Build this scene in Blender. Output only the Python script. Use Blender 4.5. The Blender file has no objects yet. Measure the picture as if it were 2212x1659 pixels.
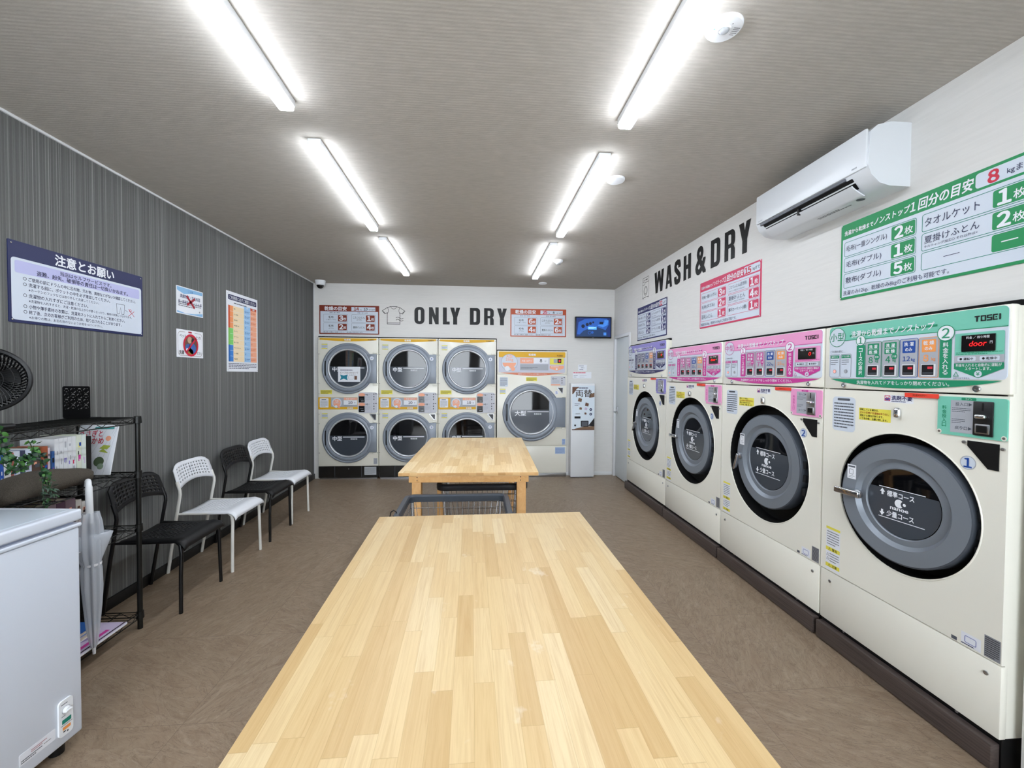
import bpy, bmesh, math, random
from mathutils import Vector as V3, Matrix
SC = bpy.context.scene
COL = SC.collection
R = math.radians
# ------------------------------------------------------------------ camera, exposure, world
FPX = 912.2071
yaw, pitch, roll = R(4.6123), R(1.2605), R(-0.3552)
cy, sy, cp, sp = math.cos(yaw), math.sin(yaw), math.cos(pitch), math.sin(pitch)
fw = V3((sy*cp, cy*cp, -sp)); r0 = V3((cy, -sy, 0)); d0 = fw.cross(r0)
rt = r0*math.cos(roll) + d0*math.sin(roll); dn = -r0*math.sin(roll) + d0*math.cos(roll)
cd = bpy.data.cameras.new('camera'); cam = bpy.data.objects.new('camera', cd); COL.objects.link(cam)
m = Matrix.Identity(4)
for i in range(3):
    m[i][0] = rt[i]; m[i][1] = -dn[i]; m[i][2] = -fw[i]
m[2][3] = 1.44
cam.matrix_world = m
cd.sensor_fit = 'HORIZONTAL'; cd.sensor_width = 36; cd.lens = FPX/2212*36; cd.clip_start = .02
SC.camera = cam
vs = SC.view_settings
vs.view_transform = 'Standard'; vs.look = 'None'; vs.gamma = 1; vs.use_curve_mapping = False
vs.exposure = 0.0
LAMP = 43.0
DAY = 10.5
wd = bpy.data.worlds.new('daylight'); SC.world = wd; wd.use_nodes = True
wd.node_tree.nodes['Background'].inputs[0].default_value = (.86, .93, 1, 1)
wd.node_tree.nodes['Background'].inputs[1].default_value = DAY
# room sizes
XL, XR, YB, YF, H = -2.228, 1.951, 5.951, -1.35, 2.669
XM, XP, YD = 1.90, 1.873, 5.90          # washer fronts, plinth fronts, dryer fronts

# ------------------------------------------------------------------ materials
def hx(h):
    h = h.lstrip('#'); o = []
    for i in (0, 2, 4):
        c = int(h[i:i+2], 16)/255
        o.append(c/12.92 if c <= .04045 else ((c+.055)/1.055)**2.4)
    return (*o, 1)
MATS = {}
def mat(name, col='#808080', rough=.5, metal=0, spec=.5, emit=0, coat=0, bump=None, alpha=1, trans=0):
    if name in MATS: return MATS[name]
    mt = bpy.data.materials.new(name); mt.use_nodes = True; MATS[name] = mt
    b = mt.node_tree.nodes['Principled BSDF']
    c = hx(col) if isinstance(col, str) else (*col, 1)
    b.inputs['Base Color'].default_value = c; b.inputs['Roughness'].default_value = rough
    b.inputs['Metallic'].default_value = metal; b.inputs['Specular IOR Level'].default_value = spec
    b.inputs['Coat Weight'].default_value = coat; b.inputs['Alpha'].default_value = alpha
    b.inputs['Transmission Weight'].default_value = trans
    if emit:
        b.inputs['Emission Color'].default_value = c; b.inputs['Emission Strength'].default_value = emit
    if bump:
        sc, st, di = bump
        N = mt.node_tree.nodes; L = mt.node_tree.links
        n = N.new('ShaderNodeTexNoise'); n.inputs['Scale'].default_value = sc
        tc = N.new('ShaderNodeTexCoord'); L.new(tc.outputs['Object'], n.inputs['Vector'])
        bp = N.new('ShaderNodeBump'); bp.inputs['Strength'].default_value = st; bp.inputs['Distance'].default_value = di
        L.new(n.outputs['Fac'], bp.inputs['Height']); L.new(bp.outputs['Normal'], b.inputs['Normal'])
    return mt
class NT:
    def __init__(s, name, rough=.5, spec=.5):
        s.m = bpy.data.materials.new(name); s.m.use_nodes = True; MATS[name] = s.m
        s.N = s.m.node_tree.nodes; s.L = s.m.node_tree.links; s.b = s.N['Principled BSDF']
        s.b.inputs['Roughness'].default_value = rough; s.b.inputs['Specular IOR Level'].default_value = spec
        s.tc = s.N.new('ShaderNodeTexCoord')
    def n(s, t, **k):
        x = s.N.new(t)
        for a, v in k.items(): setattr(x, a, v)
        return x
    def link(s, a, b): s.L.new(a, b)
    def mapped(s, scale=(1, 1, 1), rot=(0, 0, 0), src=None):
        mp = s.n('ShaderNodeMapping'); mp.inputs['Scale'].default_value = scale; mp.inputs['Rotation'].default_value = rot
        s.link(src or s.tc.outputs['Object'], mp.inputs['Vector']); return mp.outputs[0]
    def noise(s, vec, scale, detail=3, rough=.5, dist=0, dim='3D'):
        x = s.n('ShaderNodeTexNoise'); x.noise_dimensions = dim
        x.inputs['Scale'].default_value = scale; x.inputs['Detail'].default_value = detail
        x.inputs['Roughness'].default_value = rough; x.inputs['Distortion'].default_value = dist
        s.link(vec, x.inputs['Vector']); return x.outputs['Fac']
    def ramp(s, fac, stops):
        x = s.n('ShaderNodeValToRGB'); e = x.color_ramp.elements
        while len(e) < len(stops): e.new(.5)
        for i, (p, c) in enumerate(stops):
            e[i].position = p; e[i].color = hx(c) if isinstance(c, str) else (c, c, c, 1)
        s.link(fac, x.inputs['Fac']); return x.outputs['Color']
    def math(s, op, a, b=None, c=None):
        x = s.n('ShaderNodeMath', operation=op)
        for i, v in enumerate((a, b, c)):
            if v is None: continue
            if isinstance(v, (int, float)): x.inputs[i].default_value = v
            else: s.link(v, x.inputs[i])
        return x.outputs[0]
    def mix(s, fac, a, b, mode='MIX'):
        x = s.n('ShaderNodeMix', data_type='RGBA', blend_type=mode)
        for i, v in ((0, fac), (6, a), (7, b)):
            if isinstance(v, (int, float)): x.inputs[i].default_value = v
            elif isinstance(v, str): x.inputs[i].default_value = hx(v)
            else: s.link(v, x.inputs[i])
        return x.outputs[2]
    def bump(s, h, st, di):
        x = s.n('ShaderNodeBump'); x.inputs['Strength'].default_value = st; x.inputs['Distance'].default_value = di
        s.link(h, x.inputs['Height']); s.link(x.outputs[0], s.b.inputs['Normal'])
    def col(s, c): s.link(c, s.b.inputs['Base Color'])
# -- left wall: dark wallpaper with irregular upright lines
t = NT('striped_wallpaper', .8, .2)
sp_ = t.n('ShaderNodeSeparateXYZ'); t.link(t.tc.outputs['Object'], sp_.inputs[0])
def cols(w, sd):
    x = t.n('ShaderNodeTexWhiteNoise', noise_dimensions='1D'); t.link(t.math('FLOOR', t.math('ADD', t.math('DIVIDE', sp_.outputs[1], w), sd)), x.inputs['W']); return x.outputs[0]
thin = cols(.0032, 3.); mid = cols(.0085, 71.); wide = t.noise(t.mapped((1, 26, .2)), 1, 2, .6)
ln_ = t.math('POWER', thin, 7.)
g = t.noise(t.mapped((1, 420, 60)), 1, 2)
f1 = t.math('ADD', t.math('MULTIPLY', wide, .15), t.math('ADD', t.math('MULTIPLY', mid, .12), t.math('MULTIPLY', thin, .15)))
f1 = t.math('ADD', t.math('ADD', f1, t.math('MULTIPLY', ln_, .30)), t.math('MULTIPLY', t.math('SUBTRACT', g, .5), .12))
t.col(t.ramp(f1, [(.08, '#575857'), (.27, '#6b6c6a'), (.45, '#7b7c7a'), (.7, '#989a96')])); t.bump(f1, .3, .002)
# -- white wall covering with faint level ribs
t = NT('white_wallpaper', .75, .25)
a = t.noise(t.mapped((6, 6, 90)), 1, 3, .6); t.col(t.ramp(a, [(.2, '#d7d6d3'), (.8, '#dfdedb')])); t.bump(a, .18, .0015)
# -- ceiling: greige ribbed paper, ribs run across the room
t = NT('ribbed_ceiling_paper', .85, .2)
sp_ = t.n('ShaderNodeSeparateXYZ'); t.link(t.tc.outputs['Object'], sp_.inputs[0])
wob = t.noise(t.mapped((7, 14, 1)), 1, 2); bn = t.noise(t.mapped((90, 160, 1)), 1, 2)
rib = t.math('SINE', t.math('ADD', t.math('MULTIPLY', sp_.outputs[1], 370.), t.math('MULTIPLY', wob, 5.)))
brk = t.noise(t.mapped((16, 60, 1)), 1, 3, .6)
hgt = t.math('ADD', t.math('MULTIPLY', rib, t.math('MULTIPLY', brk, .5)), t.math('MULTIPLY', bn, .5))
t.col(t.ramp(brk, [(.3, '#aaa59d'), (.7, '#b4afa7')])); t.bump(hgt, .30, .0024)
# -- floor: brown slate-look vinyl tiles, each tile turned its own way
t = NT('slate_vinyl_floor', .38, .45)
sp_ = t.n('ShaderNodeSeparateXYZ'); t.link(t.tc.outputs['Object'], sp_.inputs[0])
ux = t.math('DIVIDE', sp_.outputs[0], .6); uy = t.math('DIVIDE', sp_.outputs[1], .6)
cx_ = t.math('FLOOR', ux); cy_ = t.math('FLOOR', uy)
cmb = t.n('ShaderNodeCombineXYZ'); t.link(cx_, cmb.inputs[0]); t.link(cy_, cmb.inputs[1])
wn = t.n('ShaderNodeTexWhiteNoise', noise_dimensions='3D'); t.link(cmb.outputs[0], wn.inputs['Vector'])
vr = t.n('ShaderNodeVectorRotate', rotation_type='Z_AXIS'); t.link(t.tc.outputs['Object'], vr.inputs['Vector'])
t.link(t.math('MULTIPLY', t.math('ADD', t.math('FLOOR', t.math('MULTIPLY', wn.outputs[0], 4)), .3), 1.5708), vr.inputs['Angle'])
mp = t.mapped((5, 15, 1), src=vr.outputs[0])
a = t.noise(mp, 1.5, 7, .66, 1.4); a2 = t.noise(mp, .7, 3, .5, .5); a3 = t.noise(mp, 1.0, 5, .6, 2.2); sp2 = t.noise(t.tc.outputs['Object'], 190, 2)
fx = t.math('ABSOLUTE', t.math('SUBTRACT', t.math('FRACT', ux), .5)); fy = t.math('ABSOLUTE', t.math('SUBTRACT', t.math('FRACT', uy), .5))
seam = t.math('GREATER_THAN', t.math('MAXIMUM', fx, fy), .4975)
c = t.ramp(a, [(.26, '#75634f'), (.44, '#897863'), (.58, '#94836e'), (.76, '#a79782')])
c = t.mix(t.math('MULTIPLY', a2, .5), c, '#927a66')
c = t.mix(t.ramp(t.math('ABSOLUTE', t.math('SUBTRACT', a3, .5)), [(0., .5), (.018, 0.)]), c, '#57463a')
c = t.mix(t.ramp(t.math('ABSOLUTE', t.math('SUBTRACT', a3, .59)), [(0., .4), (.014, 0.)]), c, '#ac9d8c')
c = t.mix(t.ramp(sp2, [(.3, .12), (.7, 0.)]), c, '#4a3d34')
c = t.mix(t.math('MULTIPLY', seam, .4), c, '#54463b')
t.col(c); t.bump(a, .5, .004)
# -- butcher block: staves along the long side with random joints
def block_wood(name, tints, sw, sl):
    t = NT(name, .42, .4)
    s3 = t.n('ShaderNodeSeparateXYZ'); t.link(t.tc.outputs['Object'], s3.inputs[0])
    row = t.math('FLOOR', t.math('DIVIDE', s3.outputs[0], sw))
    w1 = t.n('ShaderNodeTexWhiteNoise', noise_dimensions='1D'); t.link(row, w1.inputs['W'])
    yy = t.math('ADD', t.math('DIVIDE', s3.outputs[1], t.math('ADD', t.math('MULTIPLY', w1.outputs[0], sl*.5), sl*.7)), t.math('MULTIPLY', w1.outputs[0], 37))
    colm = t.math('FLOOR', yy)
    cb = t.n('ShaderNodeCombineXYZ'); t.link(row, cb.inputs[0]); t.link(colm, cb.inputs[1])
    w2 = t.n('ShaderNodeTexWhiteNoise', noise_dimensions='3D'); t.link(cb.outputs[0], w2.inputs['Vector'])
    base = t.ramp(w2.outputs[0], tints)
    cb2 = t.n('ShaderNodeCombineXYZ'); t.link(t.math('MULTIPLY', w2.outputs[0], 9), cb2.inputs[2])
    va = t.n('ShaderNodeVectorMath', operation='ADD'); t.link(t.tc.outputs['Object'], va.inputs[0]); t.link(cb2.outputs[0], va.inputs[1])
    gr = t.noise(t.mapped((95, 3.2, 1), src=va.outputs[0]), 1, 4, .6, .8)
    fine = t.noise(t.mapped((420, 14, 1), src=va.outputs[0]), 1, 2, .6)
    c = t.mix(t.ramp(gr, [(.45, 0.), (.75, .38)]), base, '#b78a52', 'MIX')
    c = t.mix(t.ramp(fine, [(.45, 0.), (.8, .16)]), c, '#a87b46')
    jx = t.math('ABSOLUTE', t.math('SUBTRACT', t.math('FRACT', t.math('DIVIDE', s3.outputs[0], sw)), .5)); jy = t.math('ABSOLUTE', t.math('SUBTRACT', t.math('FRACT', yy), .5))
    c = t.mix(t.math('MULTIPLY', t.math('MAXIMUM', t.math('GREATER_THAN', jx, .485), t.math('GREATER_THAN', jy, .4975)), .22), c, '#9a7444')
    blot = t.noise(t.tc.outputs['Object'], 3.4, 4, .7); wear = t.noise(t.mapped((1, .8, 1)), 9, 4, .7)
    c = t.mix(t.ramp(wear, [(.64, 0.), (.74, .45)]), c, '#efe6d2')
    c = t.mix(t.ramp(blot, [(.6, 0.), (.8, .18)]), c, '#c99a5a')
    t.col(c)
    return t.m
block_wood('pale_block_wood', [(0, '#cfae7a'), (.25, '#dbbd8a'), (.65, '#e2c796'), (1, '#e7d1a6')], .0425, .36)
t = NT('edge_block_wood', .5, .3)
s3 = t.n('ShaderNodeSeparateXYZ'); t.link(t.tc.outputs['Object'], s3.inputs[0])
w1 = t.n('ShaderNodeTexWhiteNoise', noise_dimensions='1D'); t.link(t.math('FLOOR', t.math('DIVIDE', s3.outputs[0], .048)), w1.inputs['W'])
t.col(t.ramp(w1.outputs[0], [(0, '#b48955'), (.5, '#c79b66'), (1, '#d3ad78')]))
t = NT('timber', .55, .3)
a = t.noise(t.mapped((3, 3, 3)), 6, 4, .6, 1.5); t.col(t.ramp(a, [(.3, '#cf9c60'), (.7, '#dcae74')]))
# -- plinth: dark brown wood-look metal
t = NT('dark_plinth', .38, .5)
a = t.noise(t.mapped((40, 3, 160)), 1, 3, .6); t.col(t.ramp(a, [(.3, '#3a3230'), (.7, '#554a46')]))
# -- brown fabric
t = NT('brown_fabric', .95, .1)
a = t.noise(t.tc.outputs['Object'], 420, 3); t.col(t.ramp(a, [(.3, '#47423c'), (.7, '#625c53')])); t.bump(a, .8, .004)
cream = mat('cream_enamel', '#ebe9dd', .28, spec=.45, coat=.15, bump=(220, .04, .001))
white = mat('white_enamel', '#e2e5ea', .3, bump=(240, .05, .001))
wpl = mat('white_plastic', '#e4e7ea', .35)
wtrim = mat('white_trim', '#dcdee0', .45)
black = mat('black_plastic', '#09090a', .42, spec=.35)
blackm = mat('black_matte', '#08080a', .75, spec=.2)
rub = mat('black_rubber', '#050506', .55, spec=.3)
steel = mat('brushed_steel', '#b4b6ba', .28, metal=1, bump=(300, .05, .001))
chrome = mat('chrome', '#d6d8dc', .12, metal=1)
dgrey = mat('door_grey', '#7f868f', .36, metal=.25, bump=(900, .12, .0006))
dgrey2 = mat('dryer_grey', '#858d98', .38, metal=.15)
glassk = mat('dark_door_glass', '#06070a', .04, spec=.6)
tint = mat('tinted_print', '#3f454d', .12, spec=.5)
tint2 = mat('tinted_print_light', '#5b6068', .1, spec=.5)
wire = mat('wire_black', '#131412', .42, metal=.3)
wirec = mat('wire_chrome', '#a8abb0', .25, metal=1)
lampm = mat('lamp_diffuser', '#eef5ff', .5, emit=LAMP)
P = lambda n, c, r=.45: mat('print_'+n, c, r, spec=.35)
pw = P('white', '#e6e9ef'); pk = P('black', '#0d0d12'); pnavy = P('navy', '#1c2350'); pink = P('ink', '#20264a')
pgy = P('grey', '#a9adb5'); pdg = P('dark_grey', '#555a63'); pred = P('red', '#c81f3c'); pyel = P('yellow', '#e9de58')
pora = P('orange', '#ee9a52'); pblue = P('blue', '#1f4a9a'); plb = P('light_blue', '#86b6dc'); pice = P('ice', '#cdd6e2')
psal = P('salmon', '#f0a98a'); ppeach = P('peach', '#f3dcb4'); pgold = P('gold', '#dcaa22'); pbrick = P('brick', '#8c3a24')
pgreen = P('green', '#10884e'); plgreen = P('light_green', '#7dc05a'); pteal = P('teal', '#20806e'); pmint = P('mint', '#62b8a0')
ppnk = P('rose', '#c8385e'); pmag = P('magenta', '#c23c92'); plpk = P('light_pink', '#e79cc8'); plav = P('lavender', '#8d86c8')
pind = P('indigo', '#21245e'); plavs = P('pale_lavender', '#b6b8e0'); pbrn = P('brown', '#6a4a3a'); pvio = P('violet', '#c9bcd6')

# ------------------------------------------------------------------ mesh builder
OFF = {}
class MB:
    def __init__(s): s.v = []; s.f = []; s.mi = []; s.ms = []
    def m(s, mt):
        if mt not in s.ms: s.ms.append(mt)
        return s.ms.index(mt)
    def add(s, vs, fs, mt):
        o = len(s.v); k = s.m(mt); s.v += [tuple(x) for x in vs]
        for f in fs: s.f.append(tuple(i+o for i in f)); s.mi.append(k)
        return s
    def box(s, a, b, mt):
        x0, y0, z0 = a; x1, y1, z1 = b
        v = [(x0, y0, z0), (x1, y0, z0), (x1, y1, z0), (x0, y1, z0), (x0, y0, z1), (x1, y0, z1), (x1, y1, z1), (x0, y1, z1)]
        return s.add(v, [(0, 3, 2, 1), (4, 5, 6, 7), (0, 1, 5, 4), (1, 2, 6, 5), (2, 3, 7, 6), (3, 0, 4, 7)], mt)
    def rbox(s, a, b, mt, bev=.005, seg=2, M=None):
        bm = bmesh.new(); bmesh.ops.create_cube(bm, size=1)
        c = [(a[i]+b[i])/2 for i in range(3)]; d = [abs(b[i]-a[i]) for i in range(3)]
        for v in bm.verts: v.co = V3((c[0]+v.co.x*d[0], c[1]+v.co.y*d[1], c[2]+v.co.z*d[2]))
        bmesh.ops.bevel(bm, geom=bm.edges[:], offset=min(bev, min(d)*.49), segments=seg, profile=.5, affect='EDGES')
        if M: bm.transform(M)
        bm.verts.index_update()
        s.add([v.co[:] for v in bm.verts], [[v.index for v in f.verts] for f in bm.faces], mt); bm.free(); return s
    def tube(s, pts, r, mt, n=8, closed=False, cap=True):
        pts = [V3(p) for p in pts]; k = len(pts); rs = r if isinstance(r, (list, tuple)) else [r]*k
        tg = []
        for i in range(k):
            if closed: d = pts[(i+1) % k]-pts[i-1]
            else: d = pts[min(i+1, k-1)]-pts[max(i-1, 0)]
            tg.append(d.normalized())
        up = V3((0, 0, 1)) if abs(tg[0].z) < .9 else V3((1, 0, 0))
        nrm = (up - tg[0]*up.dot(tg[0])).normalized(); vs_ = []
        for i in range(k):
            nrm = (nrm - tg[i]*nrm.dot(tg[i])).normalized(); bn = tg[i].cross(nrm)
            for j in range(n):
                an = 2*math.pi*j/n; vs_.append(pts[i] + (nrm*math.cos(an)+bn*math.sin(an))*rs[i])
        fs = []
        for i in range(k if closed else k-1):
            for j in range(n):
                a_ = i*n+j; b_ = i*n+(j+1) % n; c_ = ((i+1) % k)*n+(j+1) % n; e_ = ((i+1) % k)*n+j
                fs.append((a_, b_, c_, e_))
        if cap and not closed: fs += [tuple(range(n))[::-1], tuple((k-1)*n+j for j in range(n))]
        return s.add(vs_, fs, mt)
    def lathe(s, O, N, prof, mt, n=48, mod=None):
        O = V3(O); N = V3(N).normalized()
        U = N.cross(V3((0, 0, 1)) if abs(N.z) < .9 else V3((0, 1, 0))).normalized(); W = N.cross(U)
        vs_ = []
        for (r, h) in prof:
            for j in range(n):
                an = 2*math.pi*j/n; rr = r*(mod(an, h) if mod else 1)
                vs_.append(O+N*h+(U*math.cos(an)+W*math.sin(an))*rr)
        fs = []
        for i in range(len(prof)-1):
            for j in range(n): fs.append((i*n+j, i*n+(j+1) % n, (i+1)*n+(j+1) % n, (i+1)*n+j))
        if prof[0][0] > 1e-6 and False: pass
        return s.add(vs_, fs, mt)
    def cyl(s, a, b, r, mt, n=20): return s.tube([a, b], r, mt, n)
    def prism(s, pts, U, W, N, O, d, mt):
        O, U, W, N = V3(O), V3(U), V3(W), V3(N); k = len(pts)
        vs_ = [O+U*p[0]+W*p[1] for p in pts] + [O+U*p[0]+W*p[1]+N*d for p in pts]
        fs = [tuple(range(k))[::-1], tuple(range(k, 2*k))] + [(i, (i+1) % k, k+(i+1) % k, k+i) for i in range(k)]
        return s.add(vs_, fs, mt)
    def xform(s, M, start=0):
        s.v[start:] = [tuple(M @ V3(v)) for v in s.v[start:]]; return s
    def build(s, name, parent=None, smooth=40, label=None):
        me = bpy.data.meshes.new(name)
        off = OFF.get(parent, V3((0, 0, 0))) if parent else V3((0, 0, 0))
        me.from_pydata([(v[0]-off.x, v[1]-off.y, v[2]-off.z) for v in s.v], [], s.f)
        for mt in s.ms: me.materials.append(mt)
        me.polygons.foreach_set('material_index', s.mi)
        if smooth:
            me.polygons.foreach_set('use_smooth', [True]*len(s.f)); me.set_sharp_from_angle(angle=R(smooth))
        me.update()
        o = bpy.data.objects.new(name, me); COL.objects.link(o)
        if parent: o.parent = parent; OFF[o] = off
        else: OFF[o] = V3((0, 0, 0))
        if label: o['label'] = label
        return o
def tag(o, label, cat, group=None, kind=None):
    o['label'] = label; o['category'] = cat
    if group: o['group'] = group
    if kind: o['kind'] = kind
    return o
def thing(name, label, cat, loc=(0, 0, 0), rz=0, group=None, local=False):
    o = bpy.data.objects.new(name, None); COL.objects.link(o); o.empty_display_size = .1
    o.location = loc; o.rotation_euler = (0, 0, rz); OFF[o] = V3((0, 0, 0)) if local else V3(loc)
    return tag(o, label, cat, group)
def struct(o): o['kind'] = 'structure'; return o
def copy_tree(o, loc, rz=0, label=None):
    c = o.copy(); COL.objects.link(c); c.location = loc; c.rotation_euler = (0, 0, rz)
    if label: c['label'] = label
    for ch in list(o.children):
        d = ch.copy(); COL.objects.link(d); d.parent = c
        for g in list(ch.children):
            e = g.copy(); COL.objects.link(e); e.parent = d
    return c
# ------------------------------------------------------------------ flat print
GL = {}
def glyphs(t, b=0.0):
    k = t
    if k in GL: return GL[k]
    cu = bpy.data.curves.new('lettering', 'FONT'); cu.body = t; cu.size = 1; cu.resolution_u = 3; 
    ob = bpy.data.objects.new('lettering', cu); COL.objects.link(ob)
    dg = bpy.context.evaluated_depsgraph_get(); ev = ob.evaluated_get(dg); me = ev.to_mesh()
    vs_ = [(v.co.x, v.co.y) for v in me.vertices]; fs = [tuple(p.vertices) for p in me.polygons]
    ev.to_mesh_clear(); bpy.data.objects.remove(ob); bpy.data.curves.remove(cu)
    if not vs_: vs_ = [(0, 0), (1, 0), (1, 1)]; fs = []
    xs = [v[0] for v in vs_]; ys = [v[1] for v in vs_]
    GL[k] = (vs_, fs, (min(xs), min(ys), max(xs), max(ys))); return GL[k]
def rr_pts(x0, y0, x1, y1, r, n=5):
    if r <= 0: return [(x0, y0), (x1, y0), (x1, y1), (x0, y1)]
    o = []
    for cx, cy_, a0 in ((x1-r, y0+r, -90), (x1-r, y1-r, 0), (x0+r, y1-r, 90), (x0+r, y0+r, 180)):
        for i in range(n+1):
            a_ = R(a0+90*i/n); o.append((cx+r*math.cos(a_), cy_+r*math.sin(a_)))
    return o
class Sheet:
    def __init__(s, mb, O, U, W, dz=.0005):
        s.mb = mb; s.O = V3(O); s.U = V3(U); s.W = V3(W); s.N = s.U.cross(s.W).normalized(); s.dz = dz
    def p(s, x, y, l): return s.O+s.U*x+s.W*y+s.N*(l*s.dz)
    def poly(s, pts, mt, l=1): s.mb.add([s.p(x, y, l) for x, y in pts], [tuple(range(len(pts)))], mt); return s
    def rect(s, x0, y0, x1, y1, mt, l=1, r=0): return s.poly(rr_pts(x0, y0, x1, y1, r), mt, l)
    def circ(s, cx, cy_, r, mt, l=1, n=28, ry=None):
        return s.poly([(cx+r*math.cos(2*math.pi*i/n), cy_+(ry or r)*math.sin(2*math.pi*i/n)) for i in range(n)], mt, l)
    def loopring(s, A, B, mt, l=1):
        k = len(A); s.mb.add([s.p(*q, l) for q in A]+[s.p(*q, l) for q in B], [(i, (i+1) % k, k+(i+1) % k, k+i) for i in range(k)], mt); return s
    def ring(s, cx, cy_, r0, r1, mt, l=1, n=32):
        c = [(math.cos(2*math.pi*i/n), math.sin(2*math.pi*i/n)) for i in range(n)]
        return s.loopring([(cx+r1*a, cy_+r1*b) for a, b in c], [(cx+r0*a, cy_+r0*b) for a, b in c], mt, l)
    def border(s, x0, y0, x1, y1, w, mt, l=1, r=0):
        return s.loopring(rr_pts(x0, y0, x1, y1, r), rr_pts(x0+w, y0+w, x1-w, y1-w, max(r-w, 1e-4) if r > 0 else 0), mt, l)
    def stroke(s, pts, w, mt, l=1, closed=False):
        k = len(pts); A = []; B = []
        for i in range(k):
            a_ = pts[i-1] if (i > 0 or closed) else pts[i]; b_ = pts[(i+1) % k] if (i < k-1 or closed) else pts[i]
            t0 = V3((pts[i][0]-a_[0], pts[i][1]-a_[1], 0)); t1 = V3((b_[0]-pts[i][0], b_[1]-pts[i][1], 0))
            if t0.length < 1e-9: t0 = t1
            if t1.length < 1e-9: t1 = t0
            t0.normalize(); t1.normalize(); n0 = V3((-t0.y, t0.x, 0)); n1 = V3((-t1.y, t1.x, 0)); nn = n0+n1
            nn = nn.normalized() if nn.length > 1e-6 else n0
            q = w/2/max(.5, nn.dot(n0)); A.append((pts[i][0]+nn.x*q, pts[i][1]+nn.y*q)); B.append((pts[i][0]-nn.x*q, pts[i][1]-nn.y*q))
        e = k if closed else k-1
        s.mb.add([s.p(*q, l) for q in A]+[s.p(*q, l) for q in B], [(i, k+i, k+(i+1) % k, (i+1) % k) for i in range(e)], mt); return s
    def text(s, t, x0, y0, x1, y1, mt, l=2, b=.0, al='c', fit=False, sl=0):
        if t.isascii() and t.isdigit():       # digits one by one, in the fallback face
            n_ = len(t); gg = [glyphs(chr(ord(c)+0xFEE0)) for c in t]; hh = max(g[2][3]-g[2][1] for g in gg); adv = .60
            k = min((y1-y0)/hh, (x1-x0)/(adv*n_-.06)); xo = (x0+x1)/2-k*adv*n_/2; yo = (y0+y1-hh*k)/2
            sh = [(0, 0)] if b < .004 else [(b*.6*i, b*.6*j) for i in (-1, 1) for j in (-1, 1)]+[(0, b*.7), (0, -b*.7), (b*.9, 0), (-b*.9, 0)]
            for q, (vs_, fs, bb) in enumerate(gg):
                cx = xo+k*adv*(q+.5)-k*(bb[0]+bb[2])/2
                for i_, (dx, dy) in enumerate(sh): s.mb.add([s.p(cx+(x+dx)*k+sl*(y-bb[1])*k, yo+(y+dy-bb[1])*k, l+i_*.1) for x, y in vs_], fs, mt)
            return s
        vs_, fs, bb = glyphs(t, b); w = bb[2]-bb[0]; h = bb[3]-bb[1]
        if w < 1e-6 or h < 1e-6: return s
        kx = (x1-x0)/w; ky = (y1-y0)/h
        if not fit:
            ky = min(kx*1.25, ky); kx = min(kx, ky*1.05)
        ox = x0 if al == 'l' else (x1-w*kx if al == 'r' else (x0+x1-w*kx)/2); oy = (y0+y1-h*ky)/2
        sh = [(0, 0)] if b < .004 else [(b*.55*i, b*.55*j) for i in (-1, 1) for j in (-1, 1)]
        if b > .022: sh += [(0, b*.62), (0, -b*.62), (b*.8, 0), (-b*.8, 0)]
        for i_, (dx, dy) in enumerate(sh):
            s.mb.add([s.p(ox+(x+dx-bb[0])*kx+sl*(y-bb[1])*ky, oy+(y+dy-bb[1])*ky, l+i_*.1) for x, y in vs_], fs, mt)
        return s
    def vtext(s, t, x0, y0, x1, y1, mt, l=2, b=.0):
        h = (y1-y0)/len(t)
        for i, ch in enumerate(t):
            if ch == 'ー': s.rect((x0+x1)/2-(x1-x0)*.06, y1-h*(i+.9), (x0+x1)/2+(x1-x0)*.06, y1-h*(i+.1), mt, l)
            else: s.text(ch, x0, y1-h*(i+.93), x1, y1-h*(i+.07), mt, l, b)
        return s
    def lines(s, x0, y0, x1, y1, k, mt, l=2, seed=1, fill=.5):
        rg = random.Random(seed); h = (y1-y0)/k
        for i in range(k):
            x = x0; e = x0+(x1-x0)*(1 if i < k-1 else .7); yb = y1-h*(i+.5)
            while x < e:
                w = min((x1-x0)*rg.uniform(.03, .1), e-x); s.rect(x, yb-h*fill/2, x+w*.82, yb+h*fill/2, mt, l); x += w
        return s
UZ = (0, 0, 1)
def right_sheet(mb, y, z, x=XR): return Sheet(mb, (x, y, z), (0, -1, 0), UZ)
def back_sheet(mb, x, z, y=YB): return Sheet(mb, (x, y, z), (1, 0, 0), UZ)
def left_sheet(mb, y, z, x=XL): return Sheet(mb, (x, y, z), (0, 1, 0), UZ)
def plate(mb, O, U, W, w, h, d, mt, r=.004):
    "thin board lying on a wall: back at O, front at d"
    O, U, W = V3(O), V3(U), V3(W); N = U.cross(W)
    mb.prism(rr_pts(0, 0, w, h, r, 3), U, W, N, O, d, mt)
    return Sheet(mb, O+N*d, U, W)
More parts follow.
